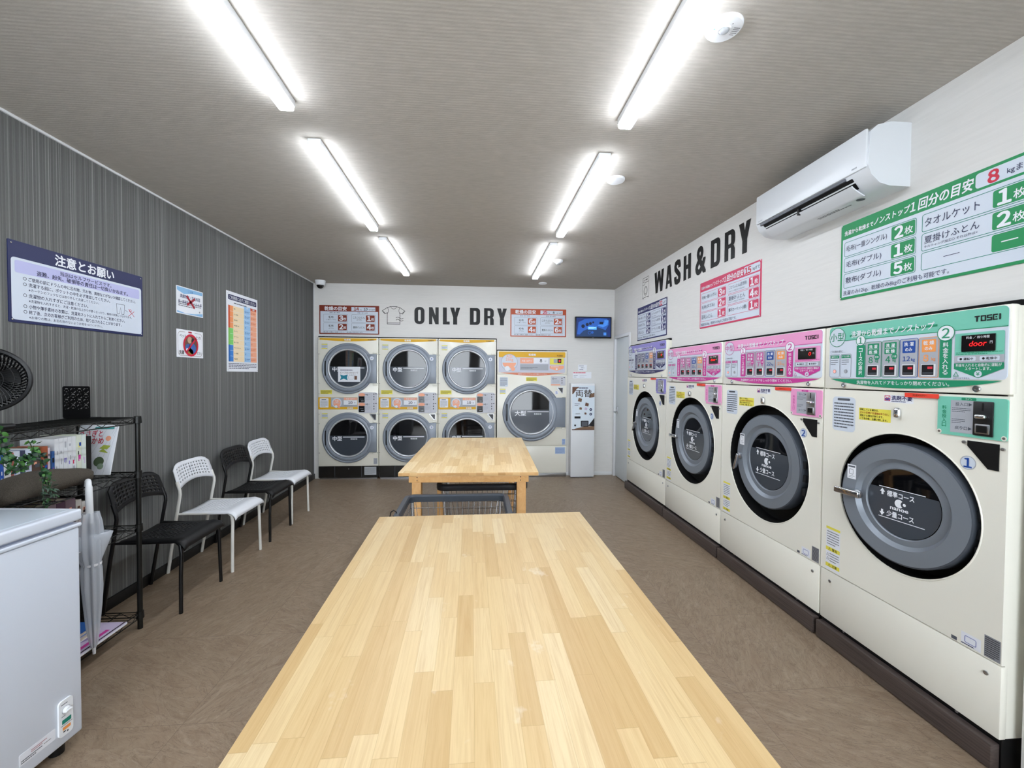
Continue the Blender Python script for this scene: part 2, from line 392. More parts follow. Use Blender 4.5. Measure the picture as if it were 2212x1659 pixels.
def plate_hole(mb, O, U, W, x0, y0, x1, y1, cx, cy_, r, d, mt, n=72):
    "board with a round hole; O on the front face"
    O, U, W = V3(O), V3(U), V3(W); N = U.cross(W); A = []; B = []
    angs = [2*math.pi*i/n for i in range(n)]+[math.atan2(q-cy_, p_-cx) % (2*math.pi) for p_ in (x0, x1) for q in (y0, y1)]
    angs = sorted(angs)
    for a_ in angs:
        c_, s_ = math.cos(a_), math.sin(a_)
        k = min([((x1-cx)/c_ if c_ > 1e-9 else (x0-cx)/c_ if c_ < -1e-9 else 1e9), ((y1-cy_)/s_ if s_ > 1e-9 else (y0-cy_)/s_ if s_ < -1e-9 else 1e9)])
        A.append((cx+k*c_, cy_+k*s_)); B.append((cx+r*c_, cy_+r*s_))
    k = len(angs); g = lambda p_, h: O+U*p_[0]+W*p_[1]-N*h
    vs_ = [g(p_, 0) for p_ in A]+[g(p_, 0) for p_ in B]+[g(p_, d) for p_ in A]+[g(p_, d) for p_ in B]
    fs = []
    for i in range(k):
        j = (i+1) % k; fs += [(i, j, k+j, k+i), (2*k+j, 2*k+i, 3*k+i, 3*k+j), (2*k+i, 2*k+j, j, i), (k+i, k+j, 3*k+j, 3*k+i)]
    mb.add(vs_, fs, mt)
# ------------------------------------------------------------------ setting
wwp, wlp, ccp, flp = MATS['white_wallpaper'], MATS['striped_wallpaper'], MATS['ribbed_ceiling_paper'], MATS['slate_vinyl_floor']
struct(MB().box((-2.6, YF-.3, -.1), (3, 7, 0), flp).build('floor', smooth=0))
struct(MB().box((-2.6, YF-.3, H), (3, 7, H+.1), ccp).build('ceiling', smooth=0))
struct(MB().box((-2.5, YF-.1, 0), (XL, YB+.2, H), wlp).build('wall_left', smooth=0))
b = MB()
b.box((XL, YB, 0), (-2.162, YB+.12, H), wwp).box((-2.162, YB, 1.945), (.262, YB+.12, H), wwp)
b.box((.262, YB, 1.79), (1.262, YB+.12, H), wwp).box((1.262, YB, 0), (XR, YB+.12, H), wwp).box((-2.5, 6.8, 0), (2.9, 6.9, H), wwp)  # last box: unseen slab added behind the dryers to stop light leaks
struct(b.build('wall_back', smooth=0))
b = MB()
b.box((XR, YF-.1, 0), (XR+.1, 1.335, H), wwp).box((XR, 1.335, 1.722), (XR+.1, 4.13, H), wwp).box((XR, 4.13, 1.822), (XR+.1, 5.25, H), wwp)
b.box((XR, 5.25, 0), (XR+.1, 5.29, H), wwp).box((XR, 5.29, 2.0), (XR+.1, 5.925, H), wwp).box((XR, 5.925, 0), (XR+.1, YB+.12, H), wwp)
b.box((2.8, YF-.1, 0), (2.9, 6.9, H), wwp)  # unseen outer slab, added to keep daylight from leaking in behind the washers
struct(b.build('wall_right', smooth=0))
# shop front behind the viewer: low wall, posts and two tall panes
b = MB()
b.box((-2.5, YF-.1, 0), (2.9, YF, .25), wwp).box((-2.5, YF-.1, 2.35), (2.9, YF, H), wwp)
for x in (-2.5, -.2, 1.75): b.box((x, YF-.1, .25), (x+.3, YF, 2.35), wwp)
struct(b.build('wall_front', smooth=0))
gm = bpy.data.materials.new('window_glass'); gm.use_nodes = True; nn = gm.node_tree.nodes; ll = gm.node_tree.links
nn.remove(nn['Principled BSDF']); tr_ = nn.new('ShaderNodeBsdfTransparent'); gl_ = nn.new('ShaderNodeBsdfGlossy'); gl_.inputs['Roughness'].default_value = .02
fr_ = nn.new('ShaderNodeFresnel'); mx_ = nn.new('ShaderNodeMixShader'); ll.new(fr_.outputs[0], mx_.inputs[0]); ll.new(tr_.outputs[0], mx_.inputs[1])
ll.new(gl_.outputs[0], mx_.inputs[2]); ll.new(mx_.outputs[0], nn['Material Output'].inputs[0])
alu = mat('aluminium', '#9a9da2', .35, metal=.8)
for i, (x0, x1) in enumerate(((-2.2, -.2), (.1, 1.75))):
    b = MB(); y = YF-.05
    for a_, c_ in (((x0, .25), (x1, .3)), ((x0, 2.3), (x1, 2.35)), ((x0, .3), (x0+.05, 2.3)), ((x1-.05, .3), (x1, 2.3)), (((x0+x1)/2-.025, .3), ((x0+x1)/2+.025, 2.3))):
        b.box((a_[0], y-.03, a_[1]), (c_[0], y+.03, c_[1]), alu)
    w = struct(b.build('window_%d' % (i+1), smooth=0))
    MB().box((x0+.05, y-.004, .3), (x1-.05, y+.004, 2.3), gm).build('glass_pane', w, 0)
struct(MB().rbox((XL, YF, 0), (XL+.012, YB, .07), mat('black_baseboard', '#0b0c0c', .5), .003).build('baseboard_left'))
b = MB().rbox((1.262, YB-.008, 0), (1.31, YB, .05), wtrim, .002).rbox((1.64, YB-.008, 0), (XR-.012, YB, .05), wtrim, .002)
struct(b.build('baseboard_back'))
struct(MB().box((XL, YF, H-.012), (XL+.01, YB, H), wtrim).build('trim_1', smooth=0))
struct(MB().box((XL, YB-.006, 0), (XL+.012, YB, H-.012), wtrim).build('trim_2', smooth=0))
# staff door in the far right corner
b = MB()
for (a_, c_) in (((5.29, 0), (5.33, 2.0)), ((5.885, 0), (5.925, 2.0)), ((5.33, 1.96), (5.885, 2.0))):
    b.rbox((XR-.014, a_[0], a_[1]), (XR+.06, c_[0], c_[1]), wtrim, .003)
d = struct(b.build('door_1'))
b = MB().rbox((XR+.012, 5.333, .012), (XR+.045, 5.882, 1.957), mat('door_paint', '#d2d8da', .45), .002); b.build('door_slab', d)
b = MB().rbox((XR+.004, 5.79, .90), (XR+.013, 5.825, 1.0), steel, .004).tube([(XR+.01, 5.805, .925), (XR-.045, 5.805, .925), (XR-.048, 5.79, .925), (XR-.048, 5.70, .922)], .008, steel)
b.cyl((XR+.01, 5.807, .975), (XR-.008, 5.807, .975), .012, steel); b.build('door_handle', d)
# ------------------------------------------------------------------ ceiling fixtures
def tube_light(label):
    t_ = thing('ceiling_tube_light', label, 'ceiling light', (0, 0, H), group='slim tube lights in two rows', local=True)
    MB().rbox((-.034, -.645, -.032), (.034, .645, 0), wpl, .004).build('housing', t_)
    MB().rbox((-.033, -.641, -.054), (.033, .641, -.0325), lampm, .018, 4).build('diffuser', t_)
    return t_
LX = (-.86, .694)
LY = (1.36, 2.955, 4.545)
LAB = [['nearest tube light of the left row, cut off by the top of the photo', 'middle tube light of the left row', 'far tube light of the left row, near the dryers'],
       ['nearest tube light of the right row, beside the round emergency light', 'middle tube light of the right row', 'far tube light of the right row, near the television wall']]
t0 = None
for i, x in enumerate(LX):
    for j, y in enumerate(LY):
        if t0 is None: t0 = tube_light(LAB[0][0]); t0.location = (x, y, H)
        else: copy_tree(t0, (x, y, H), 0, LAB[i][j])
def disc_fix(x, y, r, h, name, label, cat):
    t_ = thing(name, label, cat, (x, y, H))
    MB().lathe((x, y, H), (0, 0, -1), [(r, 0), (r, h*.5), (r*.93, h), (r*.55, h*1.1), (0, h*1.12)], wpl, 40).build('cover', t_)
    return t_
t_ = disc_fix(.858, 1.45, .062, .01, 'emergency_light', 'round white emergency light with a clear lens, on the ceiling beside the near right tube', 'emergency light')
b = MB().lathe((.858, 1.45, H-.011), (0, 0, -1), [(.024, 0), (.022, .004), (.018, .004), (.017, .001)], wpl, 32); b.build('lens_ring', t_)
MB().lathe((.858, 1.45, H-.011), (0, 0, -1), [(.0175, .001), (.013, .008), (.006, .011), (0, .012)], mat('clear_lens', '#c9ced2', .08, metal=.5), 24).build('lens', t_)
b = MB(); s = Sheet(b, (.858, 1.45, H-.0108), (1, 0, 0), (0, -1, 0), .0003)
s.circ(-.035, .0, .003, plb, 1).circ(.016, .028, .002, pk, 1); s.lines(.03, -.022, .052, .016, 5, pdg, 1, 3, .35); b.build('markings', t_, 0)
disc_fix(.856, 2.615, .056, .012, 'ceiling_plate', 'plain round white ceiling plate beside the middle right tube light', 'ceiling plate')
disc_fix(.858, 5.63, .056, .012, 'ceiling_plate', 'plain round white ceiling plate at the far end, nearest the back wall', 'ceiling plate')
t_ = thing('smoke_detector', 'small white dome smoke detector on the ceiling beside the far right tube light', 'smoke detector', (.853, 4.5, H))
MB().lathe((.853, 4.5, H), (0, 0, -1), [(.05, 0), (.05, .012), (.044, .022), (.03, .026), (.028, .034), (0, .036)], wpl, 36).build('base', t_)
MB().lathe((.853, 4.5, H-.034), (0, 0, -1), [(.024, 0), (.024, .012), (.018, .016), (0, .017)], mat('sensor_grey', '#8e8e8c', .4), 24).build('sensor_cap', t_)
t_ = thing('security_camera', 'white dome security camera with dark lens on the ceiling corner', 'security camera', (-2.085, 5.8, H))
MB().lathe((-2.085, 5.8, H), (0, 0, -1), [(.066, 0), (.066, .01), (.062, .04), (.056, .06), (.046, .062)], wpl, 40).build('housing', t_)
MB().lathe((-2.085, 5.8, H-.06), (0, 0, -1), [(.046, 0), (.044, .014), (.033, .034), (.016, .044), (0, .046)], mat('smoked_dome', '#0a0a0c', .08), 32).build('lens_dome', t_)
# ------------------------------------------------------------------ wall posters
def screws(t_, mk, w, h, e=.011):
    for x in (e, w-e):
        for y in (e, h-e):
            b = MB(); s = mk(b); b.lathe(s.p(x, y, 0), s.N, [(.0045, 0), (.0042, .0015), (.002, .0028), (0, .003)], chrome, 12); b.build('screw', t_)
def guide_poster(y, z, colr, dark, num, rows, note, label, shade):
    w, h = .805, .397; t_ = thing('wall_poster', label, 'poster', (XR, y-w/2, z), group='capacity posters over the washers')
    b = MB(); s = plate(b, (XR, y, z), (0, -1, 0), UZ, w, h, .004, colr)
    s.rect(.011, .012, w-.011, h-.08, pice, 1); s.rect(.615, h-.07, w-.011, h-.012, pice, 1, .012)
    s.text('洗濯から乾燥まで', .022, h-.066, .185, h-.033, pw, 2, .03); s.text('ノンストップ', .188, h-.07, .36, h-.018, pw, 2, .035, sl=.12); s.text('１回分の目安', .363, h-.07, .605, h-.016, pw, 2, .035, sl=.12)
    s.text(num, .625 if len(num) > 1 else .652, h-.066, .695, h-.02, pred, 2, .05); s.text('kgまで', .715, h-.06, w-.016, h-.032, pink, 2, .01)
    for c in range(2):
        for r_ in range(3):
            x0 = .022+c*.395; x1 = x0+.372; y1 = h-.096-r_*.0835; y0 = y1-.077
            s.border(x0, y0, x1, y1, .0025, dark, 2, .01); s.rect(x1-.115, y0+.006, x1-.006, y1-.006, colr, 2, .008)
            nm, sub, q = rows[c*3+r_]
            if nm == '—': s.rect(x0+.09, (y0+y1)/2-.0012, x0+.15, (y0+y1)/2+.0012, pink, 3)
            else: s.text(nm, x0+.012, y0+(.03 if sub else .02), x0+min(.235, .036*len(nm)), y1-(.014 if sub else .02), pink, 3, .004, 'l')
            if sub: s.text(sub, x0+.012, y0+.012, x0+.215, y0+.024, pink, 3, 0, 'l')
            if q == '—': s.rect(x1-.085, (y0+y1)/2-.002, x1-.035, (y0+y1)/2+.002, pw, 3)
            else: s.text(q, x1-.10, y0+.013, x1-.058, y1-.012, pw, 3, .05); s.text('枚', x1-.054, y0+.016, x1-.014, y1-.026, pw, 3, .02)
    s.text(note, .02, .016, .53, .044, pnavy, 2, .008, 'l'); b.build('printed_board', t_, 0)
    screws(t_, lambda b: Sheet(b, (XR-.0045, y, z), (0, -1, 0), UZ), w, h, .006)
guide_poster(2.141, 1.852, pgreen, pteal, '8', [('毛布(一重シングル)', '', '2'), ('毛布(ダブル)', '', '1'), ('敷布(ダブル)', '', '5'), ('タオルケット', '', '1'), ('夏掛けふとん', 'キルティング加工○ それ以外は×', '2'), ('—', '', '—')],
    '洗濯のみ12kg、乾燥のみ8kgのご利用も可能です。', 'green bordered capacity poster with a red 8, below the air conditioner', 0)
guide_poster(3.59, 1.853, ppnk, ppnk, '15', [('毛布(一重シングル)', '', '3'), ('毛布(ダブル)', '', '2'), ('羽毛ふとん', '', '1'), ('こたつふとん(正方形)', 'キルティング加工○ それ以外は×', '1'), ('夏掛けふとん', 'キルティング加工○ それ以外は×', '4'), ('薄手カーペット(3畳)', '', '1')],
    '洗濯のみ22kg、乾燥のみ15kgのご利用も可能です。', 'pink bordered capacity poster with a red 15, under the black wall lettering', 0)
guide_poster(5.052, 1.861, pind, pind, '22', [('毛布(一重シングル)', '', '5'), ('毛布(ダブル)', '', '4'), ('羽毛ふとん', '', '2'), ('こたつふとん(大サイズ)', 'キルティング加工○', '1'), ('こたつふとん(長方形)', 'キルティング加工○', '1'), ('カーペット(3畳)', '', '1')],
    '洗濯のみ30kg、乾燥のみ22kgのご利用も可能です。', 'navy bordered capacity poster with a red 22, over the lavender washer beside the door', 0)
def dry_poster(x, colr, kg, mn, qs, label):
    w, h = .795, .392; z = 1.979; t_ = thing('wall_poster', label, 'poster', (x+w/2, YB, z), group='drying guide posters')
    b = MB(); s = plate(b, (x, YB, z), (1, 0, 0), UZ, w, h, .004, colr)
    s.rect(.014, .014, w-.014, h-.082, pice, 1); s.text('乾燥の目安', .07, h-.072, .36, h-.018, pw, 2, .035)
    s.rect(.425, h-.073, .745, h-.02, pice, 1); s.text(kg, .455, h-.066, .525, h-.025, pbrick if mn == '10' else pred, 2, .05); s.text('kg', .535, h-.066, .565, h-.046, pk, 2)
    s.text(mn, .59, h-.064, .64, h-.032, pk, 2, .03); s.text('分/100円', .655, h-.064, .738, h-.044, pk, 2, .01)
    s.text('目安 : 30～40分', .1, h-.108, .31, h-.09, pink, 2, .005); s.text('目安 : 50～60分', .47, h-.108, .68, h-.09, pink, 2, .005)
    R4 = [('毛布', '(一重シングル)'), ('毛布', '(ダブル)'), ('こたつふとん', '(正方形)'), ('夏掛けふとん', '')]
    for c in range(2):
        for r_ in range(2):
            x0 = .055+c*.372; x1 = x0+.322; y1 = h-.122-r_*.118; y0 = y1-.108
            s.border(x0, y0, x1, y1, .0022, pdg, 2, .008); s.rect(x1-.13, y0+.01, x1-.014, y1-.01, colr, 2, .006)
            a_, sb = R4[c*2+r_]
            s.text(a_, x0+.02, y0+(.052 if sb else .036), x1-.145, y1-(.024 if sb else .04), pk, 3, .012)
            if sb: s.text(sb, x0+.03, y0+.024, x1-.15, y0+.044, pk, 3)
            s.text(qs[c*2+r_], x1-.112, y0+.022, x1-.065, y1-.018, pw, 3, .05); s.text('枚', x1-.06, y0+.026, x1-.022, y1-.042, pw, 3, .02)
    s.text('特に厚い衣類はご遠慮ください。一般衣類の目安は30～40分', .055, .019, .68, .036, pk, 2, .008, 'l'); b.build('printed_board', t_, 0)
dry_poster(-2.152, P('rust_red', '#7c2f1b'), '14', '10', ['3', '2', '1', '4'], 'rust red drying guide poster reading 14 kg, left of the t-shirt outline')
dry_poster(.452, P('orange_red', '#b44e2c'), '25', '8', ['6', '4', '2', '6'], 'orange red drying guide poster reading 25 kg, left of the television')
# -- notice boards on the dark wall
def left_board(name, y0, z0, w, h, label, fn, base=pw, screw=True, d=.004):
    t_ = thing(name, label, 'sign', (XL, y0+w/2, z0)); b = MB(); s = plate(b, (XL, y0, z0), (0, 1, 0), UZ, w, h, d, base); fn(s, w, h); b.build('printed_board', t_, 0)
    if screw:
        screws(t_, lambda b: Sheet(b, (XL+d, y0, z0), (0, 1, 0), UZ), w, h, .014)
def f_notice(s, w, h):
    s.rect(.012, .014, w-.012, .314, pice, 1, .016); s.rect(.028, .242, w-.028, .302, plavs, 2, .01)
    s.text('注意とお願い', .225, h-.07, .585, h-.012, pw, 2, .035); s.text('当店はセルフサービスです。', .25, .274, .565, .297, pink, 3, .015); s.text('盗難、紛失、破損等の責任は一切負いかねます。', .13, .247, .685, .271, pink, 3, .02)
    L_ = [('ご使用の前にドラムの中に忘れ物、汚れ物、異物などがないか確認してください。', .09, .745, 1), ('洗濯する前に、ポケットの中を必ず確認してください。', .09, .555, 1), ('※カーテンのフックなどは取り外して洗濯してください。', .09, .48, 0),
          ('洗濯物の入れすぎにご注意ください。', .09, .41, 1), ('※洗濯物を入れすぎると、洗濯・乾燥の仕上がりが悪くなったり、機械の故障につながります。', .09, .715, 0),
          ('小物や薄手素材の衣類は、洗濯用ネットに入れてからご利用ください。', .09, .66, 1), ('終了後、次のお客様がご利用のため、取り出されることがあります。', .09, .635, 1), ('※お帰りの際は、お忘れ物のないようお気をつけください。', .09, .5, 0)]
    y = .229
    for tx, a_, c_, k in L_:
        hh = .02 if k else .015
        s.text(tx, a_, y-hh, c_, y, pink, 2, .008 if k else 0, 'l', True)
        if k: s.ring(.073, y-hh/2, .006, .0085, pdg, 2, 16)
        y -= hh+(.0075 if k else .011)
    tr = [(.60, .185), (.66, .185), (.655, .125), (.638, .125), (.63, .165), (.622, .125), (.605, .125)]
    s.stroke(tr, .0022, pdg, 2, True).ring(.705, .155, .006, .009, pred, 2, 14).stroke([(.69, .12), (.735, .155)], .003, pred, 2).stroke([(.735, .12), (.69, .165)], .003, pred, 2).stroke([(.665, .155), (.685, .145)], .002, pdg, 2)
left_board('notice_board', 2.2, 1.678, .806, .394, 'navy framed notice board with white rules panel on the dark wall', f_notice, pnavy)
def f_cross(s, w, h):
    s.poly([(0, h), (0, h-.03), (.08, h-.052), (.18, h-.034), (w, h-.03), (w, h)], plb, 1); s.poly([(0, 0), (0, .022), (.1, .008), (.2, .016), (w, .03), (w, 0)], plb, 1)
    s.border(0, 0, w, h, .006, pw, 2); s.text('ご注意', .11, h-.033, .2, h-.016, pblue, 2)
    s.text('真綿布団・羊毛布団', .04, h-.085, .265, h-.056, pind, 2, .012); s.text('枕・座布団・ぬいぐるみ 等', .02, h-.125, .285, h-.097, pind, 2, .008); s.lines(.02, .055, .28, .075+.02, 3, pdg, 2, 5, .4)
    s.stroke([(.11, h-.06), (.2, .06)], .018, P('crimson', '#a01c30'), 3); s.stroke([(.205, h-.07), (.115, .075)], .018, P('crimson', '#a01c30'), 3)
    s.text('※', .25, .03, .27, .045, pdg, 2)
left_board('wall_notice', 3.325, 1.884, .302, .205, 'small white and blue notice struck through with a red cross', f_cross, pw, False, .002)
def f_pets(s, w, h):
    s.border(.012, .012, w-.012, h-.016, .0025, pbrn, 1, .03); s.rect(.09, h-.022, .2, h-.01, pw, 2); s.rect(.125, h-.022, .165, h-.01, P('crimson', '#a01c30'), 3)
    s.circ(.153, .095, .074, P('photo_brown', '#6b4a3c'), 2).circ(.17, .07, .042, P('photo_blue', '#3a62a8'), 3).circ(.122, .075, .03, P('photo_blue', '#3a62a8'), 3).circ(.14, .135, .026, P('photo_tan', '#b99a80'), 4, 16).circ(.175, .132, .018, P('photo_dark', '#2a2230'), 4, 16)
    s.circ(.15, .04, .03, P('photo_ochre', '#9a7a30'), 3, 16).circ(.11, .06, .012, pw, 4, 12)
    s.ring(.153, .095, .07, .086, pred, 5, 40).stroke([(.1, .04), (.21, .15)], .014, pred, 5)
    s.text('ペット', .03, h-.06, .1, h-.036, pk, 2, .005).text('との', .215, h-.062, .27, h-.038, pk, 2, .005).text('洗濯', .024, .022, .075, .052, pk, 2, .02).text('ださい', .225, .024, .285, .05, pk, 2, .01)
left_board('wall_notice', 3.324, 1.557, .301, .21, 'small white notice with a red prohibition circle over a pet picture', f_pets, pw, False, .002)
def f_table(s, w, h):
    s.rect(.022, h-.075, w-.022, h-.028, pnavy, 1, .01); s.text('ご利用前に必ずご確認ください', .04, h-.068, w-.04, h-.036, pw, 2, .02, 'c', True); s.lines(.11, h-.105, .42, h-.09, 1, pk, 1, 8, .5)
    y0, y1 = .09, h-.125; n = 10; ys = [y1-(y1-y0)*i/n for i in range(n+1)]
    X = [.022, .048, .098, .278, .39, w-.022]
    for c0, a_, e_ in ((P('cat_red', '#c8502c'), 0, 4), (plgreen, 4, 7), (P('cat_blue', '#2a66b0'), 7, 10)): s.rect(X[0], ys[e_], X[1], ys[a_], c0, 1)
    for c0, a_, e_ in ((P('cat_orange', '#ee9860'), 0, 4), (P('cat_green', '#7fd070'), 4, 7), (P('cat_blue2', '#3c82d0'), 7, 10)): s.rect(X[1], ys[e_], X[2], ys[a_], c0, 1)
    s.rect(X[2], y0, X[3], y1, ppeach, 1).rect(X[3], y0, X[4], y1+.024, P('sky', '#9cc6ea'), 1).rect(X[4], y0, X[5], y1, P('apricot', '#f0aa88'), 1).rect(X[4], y1, X[5], y1+.024, P('cat_red', '#c8502c'), 1)
    s.text('洗濯', X[3]+.03, y1+.004, X[4]-.03, y1+.02, pw, 2, .02).text('乾燥', X[4]+.03, y1+.004, X[5]-.03, y1+.02, pw, 2, .02)
    N_ = ['毛布', 'こたつ布団', '羽毛布団', '羊毛布団・枕', 'カーテン', 'カーペット', 'ぬいぐるみ', 'ダウンジャケット', 'ウール製品', '学童衣類']
    for i in range(n):
        a_, e_ = ys[i+1], ys[i]; s.rect(X[1], a_-.001, X[5], a_+.001, pw, 3); s.text(N_[i], X[2]+.008, a_+.02, X[3]-.01, e_-.018, pk, 2, .01, 'l')
        for k, xx in ((0, X[3]), (1, X[4])):
            cc = pblue if k == 0 else P('cat_red', '#c8502c'); cx = xx+.022; cyy = (a_+e_)/2; mk = ('○○○×○○×△×○' if k == 0 else '○○○××△×△×△')[i]
            if mk == '○': s.ring(cx, cyy, .007, .0105, cc, 2, 16)
            elif mk == '×': s.stroke([(cx-.008, cyy-.008), (cx+.008, cyy+.008)], .003, cc, 2).stroke([(cx-.008, cyy+.008), (cx+.008, cyy-.008)], .003, cc, 2)
            else: s.stroke([(cx-.009, cyy-.008), (cx+.009, cyy-.008), (cx, cyy+.009)], .003, cc, 2, True)
            if mk != '×': s.lines(cx+.018, cyy-.008, xx+.1, cyy+.008, 2, cc, 2, i+k*20, .4)
    s.lines(.022, .022, w-.022, .08, 4, pink, 1, 4, .4)
left_board('wall_chart', 3.95, 1.453, .525, .722, 'tall white chart with coloured table columns, on the dark wall above the white chairs', f_table, pw)
# ------------------------------------------------------------------ black wall letters
vin = mat('black_vinyl', '#07090b', .42, spec=.3, bump=(38, .5, .004))
def L_ring(s, x0, y0, x1, y1, st, sx, rr, rs=None):
    s.loopring(rr_pts(x0, y0, x1, y1, rr, 6), rr_pts(x0+st, y0+sx, x1-st, y1-sx, rs or (x1-x0-2*st)*.48, 6), vin, 1)
def letter(s, ch, x0, x1, h):
    w = x1-x0; st = .37*w; kk = [1.0]
    def P_(*q): kk[0] += .15; s.poly([(x0+a*w, b_*h) for a, b_ in q], vin, kk[0])
    if ch == 'O': L_ring(s, x0, 0, x1, h, st, h*.16, w*.42)
    elif ch == 'L': P_((0, 0), (1, 0), (1, .17), (0, .17)); P_((0, .17), (.57, .17), (.57, 1), (0, 1))
    elif ch == 'N': P_((0, 0), (.34, 0), (.34, 1), (0, 1)); P_((.66, 0), (1, 0), (1, 1), (.66, 1)); P_((0, 1), (.36, 1), (1, 0), (.66, 0))
    elif ch == 'Y': P_((.3, 0), (.7, 0), (.7, .42), (.3, .42)); P_((0, 1), (.4, 1), (.62, .42), (.3, .42)); P_((.62, 1), (1, 1), (.7, .42), (.38, .42))
    elif ch == 'H': P_((0, 0), (.38, 0), (.38, 1), (0, 1)); P_((.62, 0), (1, 0), (1, 1), (.62, 1)); P_((.38, .42), (.62, .42), (.62, .6), (.38, .6))
    elif ch == 'A': P_((0, 0), (.3, 0), (.62, 1), (.27, 1)); P_((.7, 0), (1, 0), (.73, 1), (.38, 1)); P_((.2, .17), (.8, .17), (.75, .33), (.25, .33))
    elif ch == 'W':
        for a in ((0, .17), (.5, .33)): pass
        P_((0, 1), (.24, 1), (.36, 0), (.14, 0)); P_((.14, 0), (.36, 0), (.6, 1), (.4, 1)); P_((.4, 1), (.6, 1), (.86, 0), (.64, 0)); P_((.64, 0), (.86, 0), (1, 1), (.76, 1))
    elif ch == 'D': s.loopring(rr_pts(x0, 0, x1, h, w*.3, 6)[:14]+[(x0, h)]*7+[(x0, 0)]*7 if False else [(x0, 0)]*3+rr_pts(x0, 0, x1, h, w*.34, 6)[0:14]+[(x0, h)]*3, [(x0+st, h*.17)]*3+rr_pts(x0+st, h*.17, x1-st, h*.83, w*.1, 6)[0:14]+[(x0+st, h*.83)]*3, vin, 1)
    elif ch == 'R':
        y0 = .4*h; s.loopring([(x0, y0)]*3+rr_pts(x0, y0, x1, h, w*.36, 6)[0:14]+[(x0, h)]*3, [(x0+st, h*.54)]*3+rr_pts(x0+st, h*.54, x1-st, h*.85, w*.1, 6)[0:14]+[(x0+st, h*.85)]*3, vin, 1)
        P_((0, 0), (.38, 0), (.38, .42), (0, .42)); P_((.62, 0), (1, 0), (1, .32), (.9, .44), (.62, .46))
    elif ch == 'S':
        q = [(.8, .66), (.8, .78), (.74, .88), (.5, .915), (.26, .88), (.2, .78), (.22, .66), (.4, .55), (.64, .44), (.79, .34), (.8, .22), (.74, .12), (.5, .085), (.26, .12), (.2, .22), (.2, .34)]
        A = []; 
        s.stroke([(x0+a*w, b_*h) for a, b_ in q], st*1.02, vin, 1)
    elif ch == '&': s.text('&', x0, 0, x1, h, vin, 1, .045, fit=True)
def lettering(sheetf, spec, z, h, label, loc):
    t_ = thing('wall_lettering', label, 'wall lettering', loc)
    for ch, a_, c_ in spec:
        b = MB(); letter(sheetf(b), ch, a_, c_, h); b.build('letter', t_, 0)
lettering(lambda b: Sheet(b, (0, YB, 2.134), (1, 0, 0), UZ, .0015), [('O', -.88, -.742), ('N', -.681, -.548), ('L', -.49, -.396), ('Y', -.39, -.251), ('D', -.116, .026), ('R', .081, .218), ('Y', .263, .402)], 0, .235,
          'large black letters ONLY DRY on the back wall above the dryers', (-.24, YB, 2.134))
lettering(lambda b: Sheet(b, (XR, 5, 2.343), (0, -1, 0), UZ, .0015), [(c, 5-a_, 5-e_) for c, a_, e_ in (('W', 4.573, 4.333), ('A', 4.291, 4.143), ('S', 4.1, 3.961), ('H', 3.906, 3.765), ('&', 3.675, 3.514), ('D', 3.434, 3.294), ('R', 3.234, 3.097), ('Y', 3.05, 2.908))], 0, .231,
          'large black letters WASH & DRY on the right wall, left of the air conditioner', (XR, 3.74, 2.343))
# line drawings
t_ = thing('wall_decal', 'black outline drawing of a t-shirt with drying waves on the back wall', 'wall decal', (-1.16, YB, 2.127))
b = MB(); s = Sheet(b, (-1.316, YB, 2.122), (1, 0, 0), UZ, .0012); W_ = .0062
arc = lambda cx, cy_, rx, ry, a0, a1, n=10: [(cx+rx*math.cos(R(a0+(a1-a0)*i/n)), cy_+ry*math.sin(R(a0+(a1-a0)*i/n))) for i in range(n+1)]
s.stroke([(.068, .005), (.068, .16), (.035, .145), (0, .185), (.07, .232), (.115, .245), (.195, .245), (.24, .232), (.307, .185), (.275, .145), (.24, .16), (.24, .005)], W_, vin, 1, True)
s.stroke(arc(.155, .245, .038, .032, 180, 360), W_*.8, vin, 1).stroke([(.068, .022), (.24, .022)], W_, vin, 1).stroke(arc(.06, .19, .022, .045, -60, 65), W_*.8, vin, 1).stroke(arc(.248, .19, .022, .045, 240, 115), W_*.8, vin, 1)
s.stroke([(.012, .178), (.046, .148)], W_*.8, vin, 1).stroke([(.295, .178), (.262, .148)], W_*.8, vin, 1)
for y in (.09, .06): s.stroke([(.185+.1*i/12, y+.012*math.sin(i/12*6.28)) for i in range(13)], W_, vin, 1)
b.build('outline', t_, 0)
t_ = thing('wall_decal', 'black outline drawing of a washing machine left of the WASH lettering', 'wall decal', (XR, 4.82, 2.34))
b = MB(); s = Sheet(b, (XR, 4.915, 2.343), (0, -1, 0), UZ, .0012); W_ = .0045
s.border(0, .012, .188, .245, W_, vin, 1, .012).stroke([(0, .165), (.06, .165), (.085, .185), (.188, .185)], W_, vin, 1).border(.02, .195, .07, .22, W_*.8, vin, 1, .01)
s.ring(.094, .088, .048, .053, vin, 1).ring(.094, .088, .034, .038, vin, 1).lines(.09, .205, .17, .225, 1, vin, 1, 2, .6).rect(.012, 0, .03, .012, vin).rect(.158, 0, .176, .012, vin)
b.build('outline', t_, 0)
